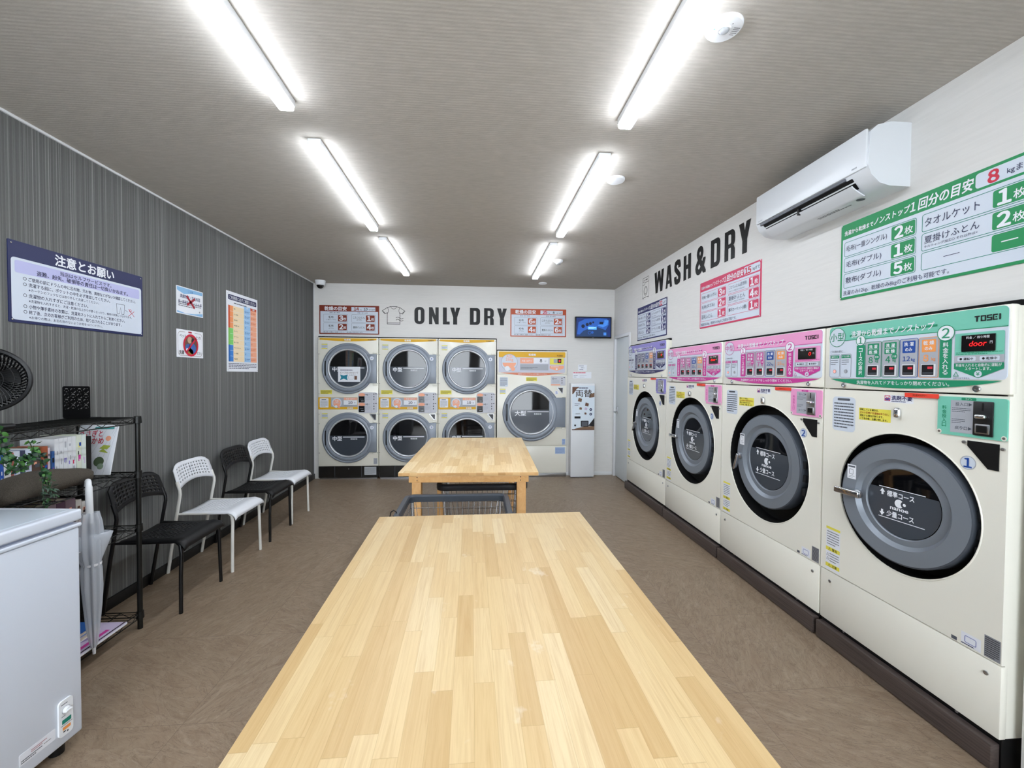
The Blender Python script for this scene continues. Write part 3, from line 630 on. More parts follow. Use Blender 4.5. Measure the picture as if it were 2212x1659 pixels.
# ------------------------------------------------------------------ washer dryers along the right wall
ledr = mat('led_red', '#ff1418', .5, emit=1.3); ledp = mat('led_pink', '#ff9c90', .5, emit=.6)
def control_face(mb, y, z, w, h, header, dark, size, kgs, panel_bg):
    s = Sheet(mb, (XM, y, z), V3((0, -1, 0))*(w/.777), V3(UZ)*(h/.27))
    # raised face plate
    mb.prism(rr_pts(0, 0, w, h, .018), (0, -1, 0), UZ, (-1, 0, 0), (XM, y, z), .003, pice)
    s.O = s.O+V3((-.003, 0, 0))
    s.poly(rr_pts(0, .197, .777, .27, .018, 5)[6:18]+[(0, .193), (.777, .197)], header, 1)
    s.rect(0, .1935, .777, .1965, dark, 2)
    s.circ(.05, .215, .05, pice, 3).ring(.05, .215, .047, .05, dark, 4); s.text(size, .008, .195, .092, .238, dark, 5, .012)
    s.stroke([(.125, .216), (.54, .224)], .009, dark, 3).text('洗濯から乾燥まで', .135, .205, .355, .24, pw, 4, .028).text('ノンストップ', .36, .205, .525, .243, pw, 4, .028, sl=.12)
    brand(s, .672, .221, .756, .243, pk, 4)
    s.text('ご利用の前に…', .008, .134, .1, .147, pdg, 3)
    for i, tx in enumerate(('音声ナビ', 'ドラム洗浄')):
        x0 = .006+i*.068; s.border(x0, .006, x0+.062, .125, .0015, pdg, 3, .006).rect(x0+.005, .105, x0+.057, .12, dark, 4).text(tx, x0+.01, .108, x0+.052, .117, pw, 5, .01)
        s.lines(x0+.006, .068, x0+.05, .1, 3, pdg, 4, 7+i, .3).circ(x0+.031, .036, .01, steel, 4).circ(x0+.031, .036, .0075, ledp if i == 0 else pgy, 5)
    for x0, x1, n_, tx, cr in ((.166, .212, '1', 'コースの選択', .026), (.552, .596, '2', '料金を入れる', .033)):
        s.rect(x0, .006, x1, .165, dark, 3, .004); xc = (x0+x1)/2
        s.circ(xc, .188, cr, pw, 5).ring(xc, .188, cr-.003, cr, dark, 6); s.text(n_, xc-cr*.6, .188-cr*.6, xc+cr*.6, .188+cr*.6, dark, 7, .012); s.vtext(tx, x0+.008, .018, x1-.008, .152, pw, 4, .02)
    for i, (x0, x1) in enumerate(((.215, .298), (.301, .383), (.386, .466), (.469, .549))):
        c0 = (dark, dark, pblue, pora)[i]
        s.rect(x0, .007, x1, .178, pgy, 3, .008).border(x0, .007, x1, .178, .002, dark if i < 2 else c0, 4, .008); s.rect(x0+.012, .115, x1-.012, .168, c0, 4, .003)
        xm = (x0+x1)/2; s.text('洗 濯' if i < 3 else '乾 燥', xm-.024, .145, xm+.024, .162, pw, 5, .025)
        if i < 2: s.rect(xm-.025, .1405, xm+.025, .142, pw, 5).text('乾 燥', xm-.024, .119, xm+.024, .136, pw, 5, .025)
        else: s.text('のみ', xm-.015, .122, xm+.015, .137, pw, 5, .025)
        s.text(kgs[i], x0+.014, .075, x0+.046, .104, c0, 5, .015).text('kg', x0+.047, .075, x1-.008, .092, c0, 5, .01)
        if i < 2: s.circ(xm+.02, .103, .014, dark, 6).text(('標準', '少量')[i], xm+.01, .098, xm+.03, .108, pw, 7)
        s.rect(xm-.029, .013, xm+.029, .064, wpl, 5, .002); s.rect(xm-.026, .018, xm+.022, .061, pk, 6)
        s.rect(xm-.002, .043, xm+.018, .053, mat('led_dim', '#b02030', .5, emit=.5), 7).rect(xm-.022, .024, xm+.02, .028, pdg, 7)
    s.rect(.607, .067, .768, .181, header, 3, .006).rect(.607, .066, .768, .094, pgy, 4)
    for x in (.618, .693): s.rect(x, .072, x+.062, .089, pice, 5, .004).text(('● 運転中', '● 乾燥中')[x > .65], x+.008, .075, x+.054, .086, pk, 6, .01)
    s.lines(.612, .096, .764, .108, 2, dark, 5, 9, .4)
    s.poly([(.606, .064), (.606, .042), (.689, .006), (.768, .042), (.768, .064)], dark, 4)
    s.text('料金を入れると自動的に運転が', .613, .05, .762, .062, pw, 5, .015).text('スタートします。', .645, .036, .73, .048, pw, 5, .015); s.circ(.689, .022, .0125, pice, 5).text('¥', .682, .015, .696, .029, dark, 6, .01)
    s.stroke([(.605, .013), (.623, .013), (.614, .03)], .002, dark, 5, True).text('お釣りはでません', .605, .002, .662, .009, pink, 5)
    k = 24; A = [(.012+.753*i/k, -.0035) for i in range(k+1)]
    s.poly(A+[(.765-.753*i/k, -.0045-.038*math.sin(math.pi*i/k)**.8) for i in range(1, k)], dark, 1); s.text('洗濯物を入れてドアをしっかり閉めてください。', .17, -.028, .59, -.01, pw, 2, .018)
    return s
def brand(s, x0, y0, x1, y1, mt, l):
    w, h = x1-x0, y1-y0; t_ = h*.2; X = lambda a: x0+w*a; Y = lambda a: y0+h*a; e = t_/2/h
    s.stroke([(X(0), Y(1-e)), (X(.2), Y(1-e))], t_, mt, l).stroke([(X(.1), Y(1-e)), (X(.1), Y(0))], t_*1.15, mt, l+.3)
    s.stroke([(X(.265), Y(e)), (X(.265), Y(1-e)), (X(.42), Y(1-e)), (X(.42), Y(e))], t_, mt, l, True)
    s.stroke([(X(.66), Y(1-e)), (X(.5), Y(1-e)), (X(.5), Y(.5)), (X(.64), Y(.5)), (X(.64), Y(e)), (X(.475), Y(e))], t_, mt, l)
    s.stroke([(X(.87), Y(1-e)), (X(.715), Y(1-e)), (X(.715), Y(e)), (X(.87), Y(e))], t_, mt, l).rect(X(.785), Y(.4), X(.845), Y(.6), mt, l)
    s.stroke([(X(.95), Y(0)), (X(.95), Y(1))], t_*1.15, mt, l)
def seg_word(s, wd_, x0, y0, x1, y1):
    if wd_: s.text(wd_, x0, y0, x1, y1, ledr, 3, .004, fit=True, sl=.15)
def washer(yf, yn, top, split, hole, ring, header, dark, pc, size, kgs, num, word, label, ajar=0, hdl='level', coin=steel):
    yc, zc, rh = hole; w = yf-yn; dz = split-1.375
    t_ = thing('washer_dryer', label, 'washer dryer', (XR, (yf+yn)/2, 0), group='coin washer dryers along the right wall')
    U = (0, -1, 0); g = .003
    b = MB().box((XM+.11, yn+.006, .12), (XM+.72, yf-.006, top-.012), cream)
    b.box((XM+.015, yn+.004, .12), (XM+.11, yn+.02, top-.004), cream).box((XM+.015, yf-.02, .12), (XM+.11, yf-.004, top-.004), cream).box((XM+.015, yn+.02, top-.02), (XM+.11, yf-.02, top-.004), cream).box((XM+.02, yn+.02, .12), (XM+.11, yf-.02, .14), cream); b.build('cabinet', t_, 0)
    MB().box((XM+.03, yn+.002, top-.006), (XR+.08, yf-.002, top+.0145), blackm).build('gap_shade_strip', t_, 0)  # shade of the gap under the wall, painted as a black strip
    b = MB(); b.rbox((XM, yn+g, split+.003), (XM+.03, yf-g, top), cream, .006); b.build('upper_panel', t_)
    b = MB(); plate_hole(b, (XM, yf, 0), U, UZ, g, .392, w-g, split-.003, yf-yc, zc, rh, .022, cream)
    b.lathe((XM, yc, zc), (-1, 0, 0), [(rh+.006, 0), (rh+.004, .003), (rh+.001, .0025), (rh, -.022), (rh-.002, -.023)], cream, 80); b.build('front_panel', t_)
    b = MB().rbox((XM, yn+g, .116), (XM+.03, yf-g, .387), cream, .005)
    for y in (yf-.066, yn+.048): b.lathe((XM, y, .336), (-1, 0, 0), [(.008, 0), (.008, .003), (.005, .005), (0, .005)], steel, 14)
    b.build('lower_panel', t_)
    b = MB().box((XM+.012, yn+.004, .0), (XM+.3, yf-.004, .117), black).rbox((XP, yn+.008, .006), (XM+.011, yf-.008, .097), MATS['dark_plinth'], .003)
    for q in (.18, .82): b.lathe((XM+.012, yf-w*q, .109), (-1, 0, 0), [(.007, 0), (.007, .003), (0, .004)], chrome, 12)
    b.build('plinth', t_)
    # control panel
    b = MB(); h = .27+(.028 if top > 1.75 else 0); pz = top-.004-h; pw_ = w-.045
    s = control_face(b, yf-.034, pz, pw_, h, header, dark, size, kgs, pc); cp_ = b.build('control_panel', t_, 0)
    b = MB(); kx, kz = pw_/.777, h/.27; s = Sheet(b, (XM-.004, yf-.034, pz), V3(U)*kx, V3(UZ)*kz)
    b.rbox((XM-.009, yf-.034-.742*kx, pz+.108*kz), (XM-.004, yf-.034-.632*kx, pz+.172*kz), mat('display_black', '#08070a', .15), .002)
    s.O = V3((XM-.0092, yf-.034, pz)); s.text('料金 ／ 残り時間', .65, .157, .725, .167, pw, 1, .01).text('円', .727, .135, .735, .145, pw, 1)
    seg_word(s, word, .66 if len(word) > 1 else .702, .128, .716, .148); b.build('display', cp_, 0)
    b = MB()
    for y in (yf-.128, yn+.103): b.lathe((XM, y, split+.022), (-1, 0, 0), [(.013, 0), (.013, .006), (.011, .008), (.005, .008), (.005, .004), (0, .004)], chrome, 24)
    b.build('panel_lock', t_)
    # door recess and door
    b = MB(); b.lathe((XM, yc, zc), (-1, 0, 0), [(rh, -.004), (rh-.006, -.03), (rh-.008, -.09), (ring*.75, -.095), (ring*.5, -.1)], rub, 80); b.build('door_recess', t_)
    dr, k = ring, ring/.31; M = Matrix.Identity(4); dyc = yc-.015 if not ajar else yc-.022; dzc = zc+(.003 if ajar else .012)
    if ajar: M = Matrix.Translation((XM-.01, dyc-dr, zc)) @ Matrix.Rotation(R(ajar), 4, 'Z') @ Matrix.Translation((-XM+.01, -dyc+dr, -zc))
    C0 = (XM, dyc, dzc)
    b = MB(); b.lathe(C0, (-1, 0, 0), [(dr*.9, -.085), (dr, -.07), (dr, -.006), (dr-.003, .001), (dr-.009, .004)], mat('door_edge', '#4c525b', .4, metal=.3), 88)
    wn_ = .56 if ajar else .605
    b.lathe(C0, (-1, 0, 0), [(dr-.009, .004), (dr*(wn_+.175), .004)], dgrey, 88); b.lathe(C0, (-1, 0, 0), [(dr*(wn_+.175), .004), (dr*(wn_+.115), -.014)], dgrey, 88)
    b.lathe(C0, (-1, 0, 0), [(dr*(wn_+.115), -.014), (dr*(wn_+.02), -.011), (dr*(wn_+.008), -.014), (dr*wn_, -.02)], dgrey, 88)
    do = b.xform(M).build('door', t_, 24)
    rw = dr*(wn_+.002); b = MB(); b.lathe(C0, (-1, 0, 0), [(rw, -.019), (rw*.6, -.0175), (0, -.017)], glassk, 64)
    s = Sheet(b, V3(C0)+V3((.0165, 0, 0)), U, UZ, .0004); yb_ = .36*rw
    a0 = math.asin(yb_/rw); n_ = 40; s.poly([(.985*rw*math.cos(a0-(math.pi+2*a0)*i/n_), .985*rw*math.sin(a0-(math.pi+2*a0)*i/n_)) for i in range(n_+1)], tint, 1)
    s.rect(-.66*rw, .375*rw, .6*rw, .395*rw, pw, 2).rect(-.66*rw, -.545*rw, .6*rw, -.525*rw, pw, 2)
    for d_, yy in ((1, .22), (-1, -.38)):
        s.rect(-.585*rw, (yy-.075)*rw, -.525*rw, (yy+.07)*rw, pw, 2).poly([(-.63*rw, yy*rw+d_*.01*rw), (-.48*rw, yy*rw+d_*.01*rw), (-.555*rw, yy*rw+d_*.12*rw)][::d_], pw, 3)
    s.text('標準コース', -.42*rw, .12*rw, .32*rw, .31*rw, pw, 2, .03).text('少量コース', -.42*rw, -.48*rw, .32*rw, -.29*rw, pw, 2, .03)
    s.poly(arc(-.08*rw, -.02*rw, .12*rw, .125*rw, 40, 320, 20)+arc(.05*rw, -.02*rw, .085*rw, .095*rw, 240, 120, 8), pw, 2).circ(.065*rw, -.02*rw, .042*rw, pw, 3, 14).text('nanoe', -.32*rw, -.235*rw, .17*rw, -.16*rw, pw, 2, .03, fit=True)
    b.xform(M).build('door_glass', do, 40)
    b = MB(); hy = dyc+dr*(.66 if ajar else .86); hz = zc+.0
    b.lathe((XM-.004, hy, hz), (-1, 0, 0), [(.021, 0), (.021, .012), (.015, .016), (0, .017)], steel, 24)
    Lh = .105 if ajar else .105; an = {'level': 180, 'down': 255, 'slant': 245}[hdl]
    p1 = V3((XM-.03, hy-math.cos(R(an))*Lh, hz+math.sin(R(an))*Lh)); p0 = V3((XM-.024, hy, hz)); dd = (p1-p0).normalized()
    Q = dd.to_track_quat('X', 'Z').to_matrix().to_4x4()
    b.rbox((-.016, -.008, -.015), (Lh, .008, .015), chrome, .006, 3, Matrix.Translation(p0) @ Q @ Matrix.Rotation(R(90) if an != 180 else 0, 4, 'X'))
    b.xform(M).build('door_handle', do)
    b = MB(); s = Sheet(b, V3(C0)+V3((-.0042, 0, 0)), U, UZ, .0003); q = (-.8*dr, .36*dr); e_ = .05*k
    s.rect(q[0]-e_/2, q[1]-e_*.8, q[0]+e_/2, q[1]+e_*.8, pw, 1).rect(q[0]-e_*.4, q[1]+e_*.5, q[0]+e_*.4, q[1]+e_*.68, pdg, 2).border(q[0]-e_*.3, q[1]-e_*.3, q[0]+e_*.2, q[1]+e_*.3, .002, pdg, 2, .004).lines(q[0]-e_*.35, q[1]-e_*.7, q[0]+e_*.35, q[1]-e_*.4, 2, pdg, 2, 3, .3)
    b.xform(M).build('door_sticker', do, 0)
    for q in (-.12, -.04, .04, .12):
        b = MB(); b.rbox((XM+.012, dyc-dr-.018*k, dzc+(q-.022)*k), (XM+.055, dyc-dr+.012, dzc+(q+.022)*k), mat('hinge_dark', '#1b1d21', .4), .003); b.build('hinge_knuckle', t_)
    # coin unit
    b = MB(); z0 = 1.21+dz; x0 = w-.235; s = plate(b, (XM, yf-x0, z0), U, UZ, .231, .153, .006, header, .01)
    s.rect(.048, .012, .13, .14, pgy, 1).rect(.085, .141, .135, .151, dark, 1, .004).text('コイン', .095, .143, .125, .149, pw, 2).vtext('料金投入口', .016, .03, .034, .118, dark, 1, .02)
    s.text('投入口▶', .065, .118, .122, .132, pdg, 2, .01).text('戻り口▶', .065, .025, .122, .039, pdg, 2, .01).lines(.053, .092, .118, .112, 3, pdg, 2, 2, .3).lines(.053, .048, .1, .068, 3, pdg, 2, 8, .3)
    for q in (.008, .223): s.circ(q, .01, .009, cream, 1, 14).circ(q, .01, .005, steel, 3, 12)
    cu_ = b.build('coin_unit', t_, 0)
    b = MB(); ya = yf-x0-.128; b.rbox((XM-.012, ya-.064, z0+.010), (XM-.006, ya, z0+.14), coin, .003)
    b.box((XM-.0135, ya-.034, z0+.105), (XM-.0118, ya-.030, z0+.135), rub).rbox((XM-.03, ya-.05, z0+.075), (XM-.012, ya-.016, z0+.092), chrome, .006, 3)
    b.rbox((XM-.016, ya-.056, z0+.018), (XM-.0118, ya-.010, z0+.055), steel, .002).box((XM-.0165, ya-.05, z0+.023), (XM-.015, ya-.016, z0+.049), rub); b.build('coin_mechanism', cu_)
    # coin pocket, number, lock, stickers
    b = MB(); zt = 1.196+dz; q0 = w-.128+(-.01 if w > .9 else 0); fr = [(q0, zt), (q0+.1, zt), (q0+.1, zt-.098), (q0+.068, zt-.098), (q0, zt-.02)]
    b.prism(fr[::-1], U, UZ, (-1, 0, 0), (XM, yf, 0), .004, rub)
    for q in ((q0-.012, zt-.008), (q0+.112, zt-.016)): b.lathe((XM, yf-q[0], q[1]), (-1, 0, 0), [(.006, 0), (.006, .006), (0, .007)], steel, 12)
    b.build('return_pocket', t_)
    b = MB(); s = Sheet(b, (XM, yf-q0-.002, 1.109+dz), U, UZ, .0006); s.circ(0, 0, .027, pice, 1).ring(0, 0, .0245, .027, pgy, 2).text(num, -.017, -.018, .017, .018, pblue, 3, .03); b.build('number_badge', t_, 0)
    b = MB().rbox((XM-.022, yc-.014+.012, 1.255+dz), (XM, yc+.014+.012, 1.302+dz), chrome, .012, 3); b.build('door_catch', t_)
    b = MB(); s = Sheet(b, (XM, yf, 0), U, UZ, .0006)
    s.rect(.06, 1.157+dz, .196, 1.335+dz, pice, 1, .02).rect(.09, 1.316+dz, .165, 1.328+dz, pdg, 2, .005).lines(.07, 1.17+dz, .188, 1.308+dz, 9, pdg, 2, 11, .42); b.build('care_sticker', t_, 0)
    b = MB(); s = Sheet(b, (XM, yf, 0), U, UZ, .0006); s.rect(.217, 1.228+dz, .38, 1.287+dz, pyel, 1)
    for i, (tx, x1) in enumerate((('回転している場合は、', .32), ('次のお客様が洗濯物を取り出し', .372), ('運転する場合があります。', .345), ('ご了承の程、お願い致します。', .365))): s.text(tx, .223, 1.274+dz-i*.0145, x1, 1.285+dz-i*.0145, (pk, P('rust', '#a5452a'), pk, pk)[i], 2, .012, 'l', True)
    b.build('caution_sticker', t_, 0)
    b = MB(); u0 = yf-yc-.085; s = Sheet(b, (XM, yf, 0), U, UZ, .0006); zz = 1.323+dz
    s.rect(u0, zz, u0+.135, zz+.034, pw, 1).border(u0+.003, zz+.006, u0+.031, zz+.032, .002, pred, 2, .003).rect(u0+.006, zz+.009, u0+.028, zz+.02, pblue, 2).stroke([(u0+.005, zz+.008), (u0+.029, zz+.03)], .002, pred, 3).stroke([(u0+.005, zz+.03), (u0+.029, zz+.008)], .002, pred, 3)
    s.text('洗剤不要', u0+.037, zz+.011, u0+.13, zz+.032, pind, 2, .03).lines(u0+.037, zz+.002, u0+.13, zz+.009, 1, pind, 2, 4, .5); b.build('detergent_sticker', t_, 0)
    b = MB(); s = Sheet(b, (XM-.0062, yf, 0), U, UZ, .0006); s.O.x = XM; s.rect(x0-.135, 1.352+dz, x0+.005, 1.371+dz, mat('red_tape', '#e8402c', .5), 14).text('洗濯400円～', x0-.11, 1.357+dz, x0-.03, 1.367+dz, pbrick, 15, .01); b.build('red_tape', t_, 0)
    b = MB(); s = Sheet(b, (XM, yf, 0), U, UZ, .0006); s.rect(.037, .397, .125, .63, pw, 1)
    for zz in (.617, .50, .412): s.rect(.037, zz, .125, zz+.013 if zz > .6 else zz+.02, pyel, 2)
    s.text('⚠ 警告', .05, .502, .112, .518, pk, 3, .01).text('⚠ 注意', .05, .414, .112, .430, pk, 3, .01)
    s.lines(.043, .53, .12, .61, 6, pdg, 2, 31, .3).lines(.062, .44, .12, .492, 4, pdg, 2, 33, .3)
    for zz in (.472, .45): s.stroke([(.042, zz), (.058, zz), (.05, zz+.014)], .0015, pdg, 2, True)
    b.build('warning_sticker', t_, 0)
    b = MB(); s = Sheet(b, (XM, yf, 0), U, UZ, .0006); q = w
    s.rect(q-.166, .396, q-.146, .41, pdg, 1); b.build('inspection_sticker', t_, 0); b = MB(); s = Sheet(b, (XM, yf, 0), U, UZ, .0006); s.rect(q-.132, .398, q-.066, .446, pw, 1).border(q-.12, .408, q-.08, .436, .003, P('plan_blue', '#8a94c0'), 2, .006).lines(q-.13, .399, q-.07, .406, 1, pink, 2, 3, .5); b.build('layout_sticker', t_, 0); b = MB(); s = Sheet(b, (XM, yf, 0), U, UZ, .0006)
    s.rect(q-.056, .397, q-.006, .478, P('plate_grey', '#8b8d93'), 1).lines(q-.053, .4, q-.009, .475, 10, pk, 2, 13, .4); b.build('rating_plate', t_, 0)
    return t_
mint = P('mint_panel', '#74c2ac'); lil = P('lilac_panel', '#8f88cc'); dgreen = P('deep_green', '#1d8a63')
washer(2.178, 1.36, 1.706, 1.375, (1.748, .87, .312), .271, mint, dgreen, 0, '小型', ('8', '4', '12', '8'), '1', 'door', 'nearest washer dryer with green panel and its round door standing ajar', ajar=5.5, coin=mat('coin_black', '#17181a', .35))
washer(3.148, 2.182, 1.706, 1.376, (2.652, .866, .382), .308, plpk, pmag, 0, '中型', ('15', '7', '22', '15'), '2', '0', 'pink panel washer dryer numbered 2, next to the green panel one', hdl='down')
washer(4.128, 3.152, 1.706, 1.378, (3.63, .864, .382), .308, plpk, pmag, 0, '中型', ('15', '7', '22', '15'), '3', 'door', 'pink panel washer dryer numbered 3, next to the lavender panel one')
washer(5.243, 4.133, 1.806, 1.418, (4.67, .87, .39), .312, lil, pind, 0, '大型', ('22', '10', '30', '22'), '4', '0', 'far washer dryer with lavender panel, beside the staff door', hdl='slant')
# ------------------------------------------------------------------ dryers along the back wall
def dryer_door(t_, cx, zc, R0, size, num, bx0, bx1, bh, badge=True, light=False):
    k = R0/.345; N = (0, -1, 0); O = (cx, YD, zc)
    b = MB().lathe(O, N, [(R0, 0), (R0, .018), (R0-.006, .026), (.325*k, .028), (.318*k, .024), (.312*k, .03), (.29*k, .034), (.272*k, .03), (.268*k, .02)], dgrey2, 84)
    b.rbox((bx0, YD-.031, zc-bh), (bx1, YD, zc+bh), dgrey2, .003); do = b.build('door', t_, 50)
    MB().lathe(O, N, [(.272*k, .016), (.266*k, .027), (.260*k, .032), (.251*k, .030), (.246*k, .02), (.244*k, .012)], mat('ring_silver', '#cfd2d6', .34, metal=.45), 80).build('chrome_ring', do, 60)
    rw = .246*k; b = MB().lathe(O, N, [(rw, .013), (rw*.5, .014), (0, .0145)], glassk, 64)
    s = Sheet(b, (cx, YD-.0147, zc), (1, 0, 0), UZ, .0005); yb = .03*k
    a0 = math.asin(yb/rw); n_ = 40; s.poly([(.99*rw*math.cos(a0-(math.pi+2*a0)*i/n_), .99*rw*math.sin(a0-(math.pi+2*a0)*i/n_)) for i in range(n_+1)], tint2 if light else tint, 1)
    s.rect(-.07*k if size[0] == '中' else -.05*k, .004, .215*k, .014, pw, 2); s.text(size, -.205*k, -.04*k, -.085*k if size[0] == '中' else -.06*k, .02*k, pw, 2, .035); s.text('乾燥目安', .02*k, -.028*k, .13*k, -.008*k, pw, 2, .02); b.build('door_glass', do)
    MB().rbox((cx-.300*k, YD-.0365, zc-.1*k), (cx-.286*k, YD-.026, zc+.1*k), rub, .003).build('handle_slot', do)
    if badge:
        b = MB(); s = Sheet(b, (bx1-.062, YD-.0312, zc+.14), (1, 0, 0), UZ, .0005); s.circ(0, 0, .026, pw, 1).text(num, -.016, -.014, .016, .014, pblue, 2, .025); b.build('number_badge', do, 0)
    for q in (-bh-.02, bh+.02): MB().rbox((bx1-.05, YD-.018, zc+q-.012), (bx1+.006, YD, zc+q+.012), cream, .004).build('hinge', t_)
def cap_bar(s, x0, x1, zt, dp):
    n_ = 16; s.poly([(x0, zt), (x0, zt-dp*.55)]+[(x0+(x1-x0)*i/n_, zt-dp*(.55+.45*math.sin(math.pi*i/n_))) for i in range(1, n_)]+[(x1, zt-dp*.55), (x1, zt)], pgold, 1)
def small_labels(t_, q, zt):
    b = MB(); s = Sheet(b, (q, YD, zt), (1, 0, 0), UZ, .0006); s.rect(.046, -.075, .13, 0, pice, 1).rect(.05, -.016, .126, -.004, pyel, 2).rect(.05, -.072, .126, -.06, pyel, 2).lines(.052, -.056, .124, -.02, 4, pdg, 2, 5, .3); b.build('care_sticker', t_, 0)
def dryer_stack(x0, x1, nums, label, notes=False, light=False):
    t_ = thing('stacked_dryer', label, 'dryer', ((x0+x1)/2, YB, 0), group='stacked dryers on the back wall')
    MB().box((x0+.004, YD+.012, .03), (x1-.004, YD+.75, 1.925), cream).build('cabinet', t_, 0)
    MB().rbox((x0+.003, YD, .18), (x1-.003, YD+.012, 1.93), cream, .004).build('front_panel', t_)
    MB().box((x0+.003, YD+.012, 1.924), (x1-.003, YB+.1, 1.9435), blackm).build('gap_shade_strip', t_, 0)  # black strip stands in for the dark gap over the stack
    b = MB().box((x0+.003, YD+.004, .02), (x1-.003, YD+.02, .177), mat('kick_black', '#1c1b1a', .25))
    for q in (.215, .57): b.box((x0+q, YD+.003, .02), (x0+q+.004, YD+.004, .177), pdg)
    b.lathe((x0+.4, YD+.004, .14), (0, -1, 0), [(.006, 0), (.005, .003), (0, .004)], chrome, 10); b.build('kick_panel', t_, 0)
    MB().box((x0+.02, YD-.004, .0), (x1-.02, YD+.02, .018), steel).build('base_strip', t_, 0)
    b = MB(); s = Sheet(b, (x0+.61, YD+.0035, .055), (1, 0, 0), UZ); s.rect(0, 0, .16, .11, P('label_grey', '#b4b8bd'), 1).lines(.01, .01, .15, .1, 7, pdg, 2, 8, .25); b.build('kick_label', t_, 0)
    cx = x0+.402
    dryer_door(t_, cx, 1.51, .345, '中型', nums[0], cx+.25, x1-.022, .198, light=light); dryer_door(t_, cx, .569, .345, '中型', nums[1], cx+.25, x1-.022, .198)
    b = MB(); s = Sheet(b, (x0, YD, 0), (1, 0, 0), UZ, .0006); cap_bar(s, .024, .775, 1.92, .042); s.text('乾燥機', .33, 1.887, .45, 1.912, pw, 2, .03); brand(s, .66, 1.893, .745, 1.909, pk, 2); b.build('name_strip', t_, 0)
    small_labels(t_, x0, 1.845); small_labels(t_, x0, .905)
    b = MB(); s = Sheet(b, (x0, YD, 0), (1, 0, 0), UZ, .0006); s.rect(.032, 1.163, .185, 1.218, pyel, 1).lines(.04, 1.168, .178, 1.213, 4, pk, 2, 6, .45); b.build('caution_sticker', t_, 0)
    b = MB(); s = plate(b, (x0+.004, YD, .955), (1, 0, 0), UZ, .52, .164, .004, pgold, .006)
    s.rect(.02, .025, .135, .15, pw, 1, .01).rect(.045, .128, .105, .138, pdg, 2).lines(.03, .035, .125, .12, 8, pdg, 2, 9, .35)
    s.rect(.166, .036, .518, .162, pgy, 1).circ(.245, .09, .073, pice, 2).ring(.245, .09, .066, .073, pgy, 3); s.poly(arc(.245, .09, .05, .05, 0, 180, 14), psal, 3).poly(arc(.245, .085, .05, .05, 180, 360, 14), psal, 3).text('中型', .222, .1, .268, .13, pw, 4, .02).text('14kg', .215, .085, .275, .098, pw, 4, .01)
    s.circ(.275, .03, .016, psal, 4, 16).circ(.235, .04, .018, pw, 4, 16); s.rect(.335, .128, .512, .158, psal, 2).text('料金 100円で', .36, .134, .49, .152, pw, 3, .01).rect(.335, .062, .512, .124, pw, 2).text('10', .395, .072, .45, .112, pk, 3, .03).text('分', .472, .08, .492, .1, pk, 3).lines(.335, .044, .512, .058, 2, pdg, 2, 3, .3)
    s.rect(.166, .0, .518, .034, pgold, 2).text('乾燥機', .375, .006, .465, .029, pw, 3, .02); b.build('control_panel', t_, 0)
    b = MB(); s = plate(b, (x0+.53, YD, .905), (1, 0, 0), UZ, .257, .282, .01, P('coin_grey', '#c6c8d0'), .03)
    for zz in (.25, .118): s.circ(.052, zz, .045, psal, 1, 20, .022).rect(.01, zz-.107, .088, zz-.022, mat('slot_black', '#0a0a0c', .2), 2)
    for zz in (.16, .03):
        s.rect(.025, zz+.028, .07, zz+.034, pdg, 3).rect(.04, zz+.003, .075, zz+.008, pgy, 3).ring(.125, zz+.09, .006, .011, pk, 2, 14).rect(.09, zz+.089, .115, zz+.094, pk, 2).lines(.145, zz+.085, .165, zz+.1, 2, pdg, 2, 2, .3).lines(.095, zz+.01, .165, zz+.07, 5, P('mid_grey', '#9a9ca6'), 2, 4, .25)
        for q in (.09, .055, .02): s.poly([(.205, zz+q), (.218, zz+q), (.216, zz+q+.018), (.209, zz+q+.018)], pk, 2)
        s.rect(.228, zz+.098, .25, zz+.106, pk, 2)
    s.border(.09, .0, .178, .28, .0015, P('mid_grey', '#9a9ca6'), 1); b.build('coin_panel', t_, 0)
    b = MB(); fr = [(.684, .894), (.772, .894), (.768, .806), (.745, .806), (.684, .88)]; b.prism(fr[::-1], (1, 0, 0), UZ, (0, -1, 0), (x0, YD, 0), .004, steel); s = Sheet(b, (x0, YD-.004, 0), (1, 0, 0), UZ); s.poly([(.697, .886), (.765, .886), (.762, .816), (.75, .816)][::-1], mat('pocket_shade', '#3a3a3e', .4), 1); b.build('return_pocket', t_, 0)
    b = MB(); s = Sheet(b, (x0, YD, 0), (1, 0, 0), UZ, .0006); s.rect(.735, .2, .785, .285, pgy, 1).lines(.74, .205, .78, .28, 7, pdg, 2, 2, .3); b.build('rating_plate', t_, 0)
    for zz in (1.905, 1.705, 1.31, 1.165, .89, .76, .36):
        for q in (.014, .79): MB().lathe((x0+q, YD, zz), (0, -1, 0), [(.005, 0), (.004, .003), (0, .003)], pdg, 8).build('screw', t_, 0)
    return t_
ds = dryer_stack(-2.156, -1.354, ('10', '11'), 'stacked dryer pair numbered 10 and 11, beside the dark wall')
dryer_stack(-1.353, -.551, ('8', '9'), 'stacked dryer pair numbered 8 and 9, second from the dark wall')
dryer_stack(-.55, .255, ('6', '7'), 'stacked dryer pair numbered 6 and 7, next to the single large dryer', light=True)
t_ = thing('paper_notice', 'white paper notice taped on the upper door of the dryer beside the dark wall', 'notice', (-1.74, YD-.02, 1.33))
b = MB(); s = plate(b, (-1.886, YD-.0185, 1.329), (1, 0, 0), UZ, .293, .204, .001, pw, 0); pt = P('teal_photo', '#1f7f96')
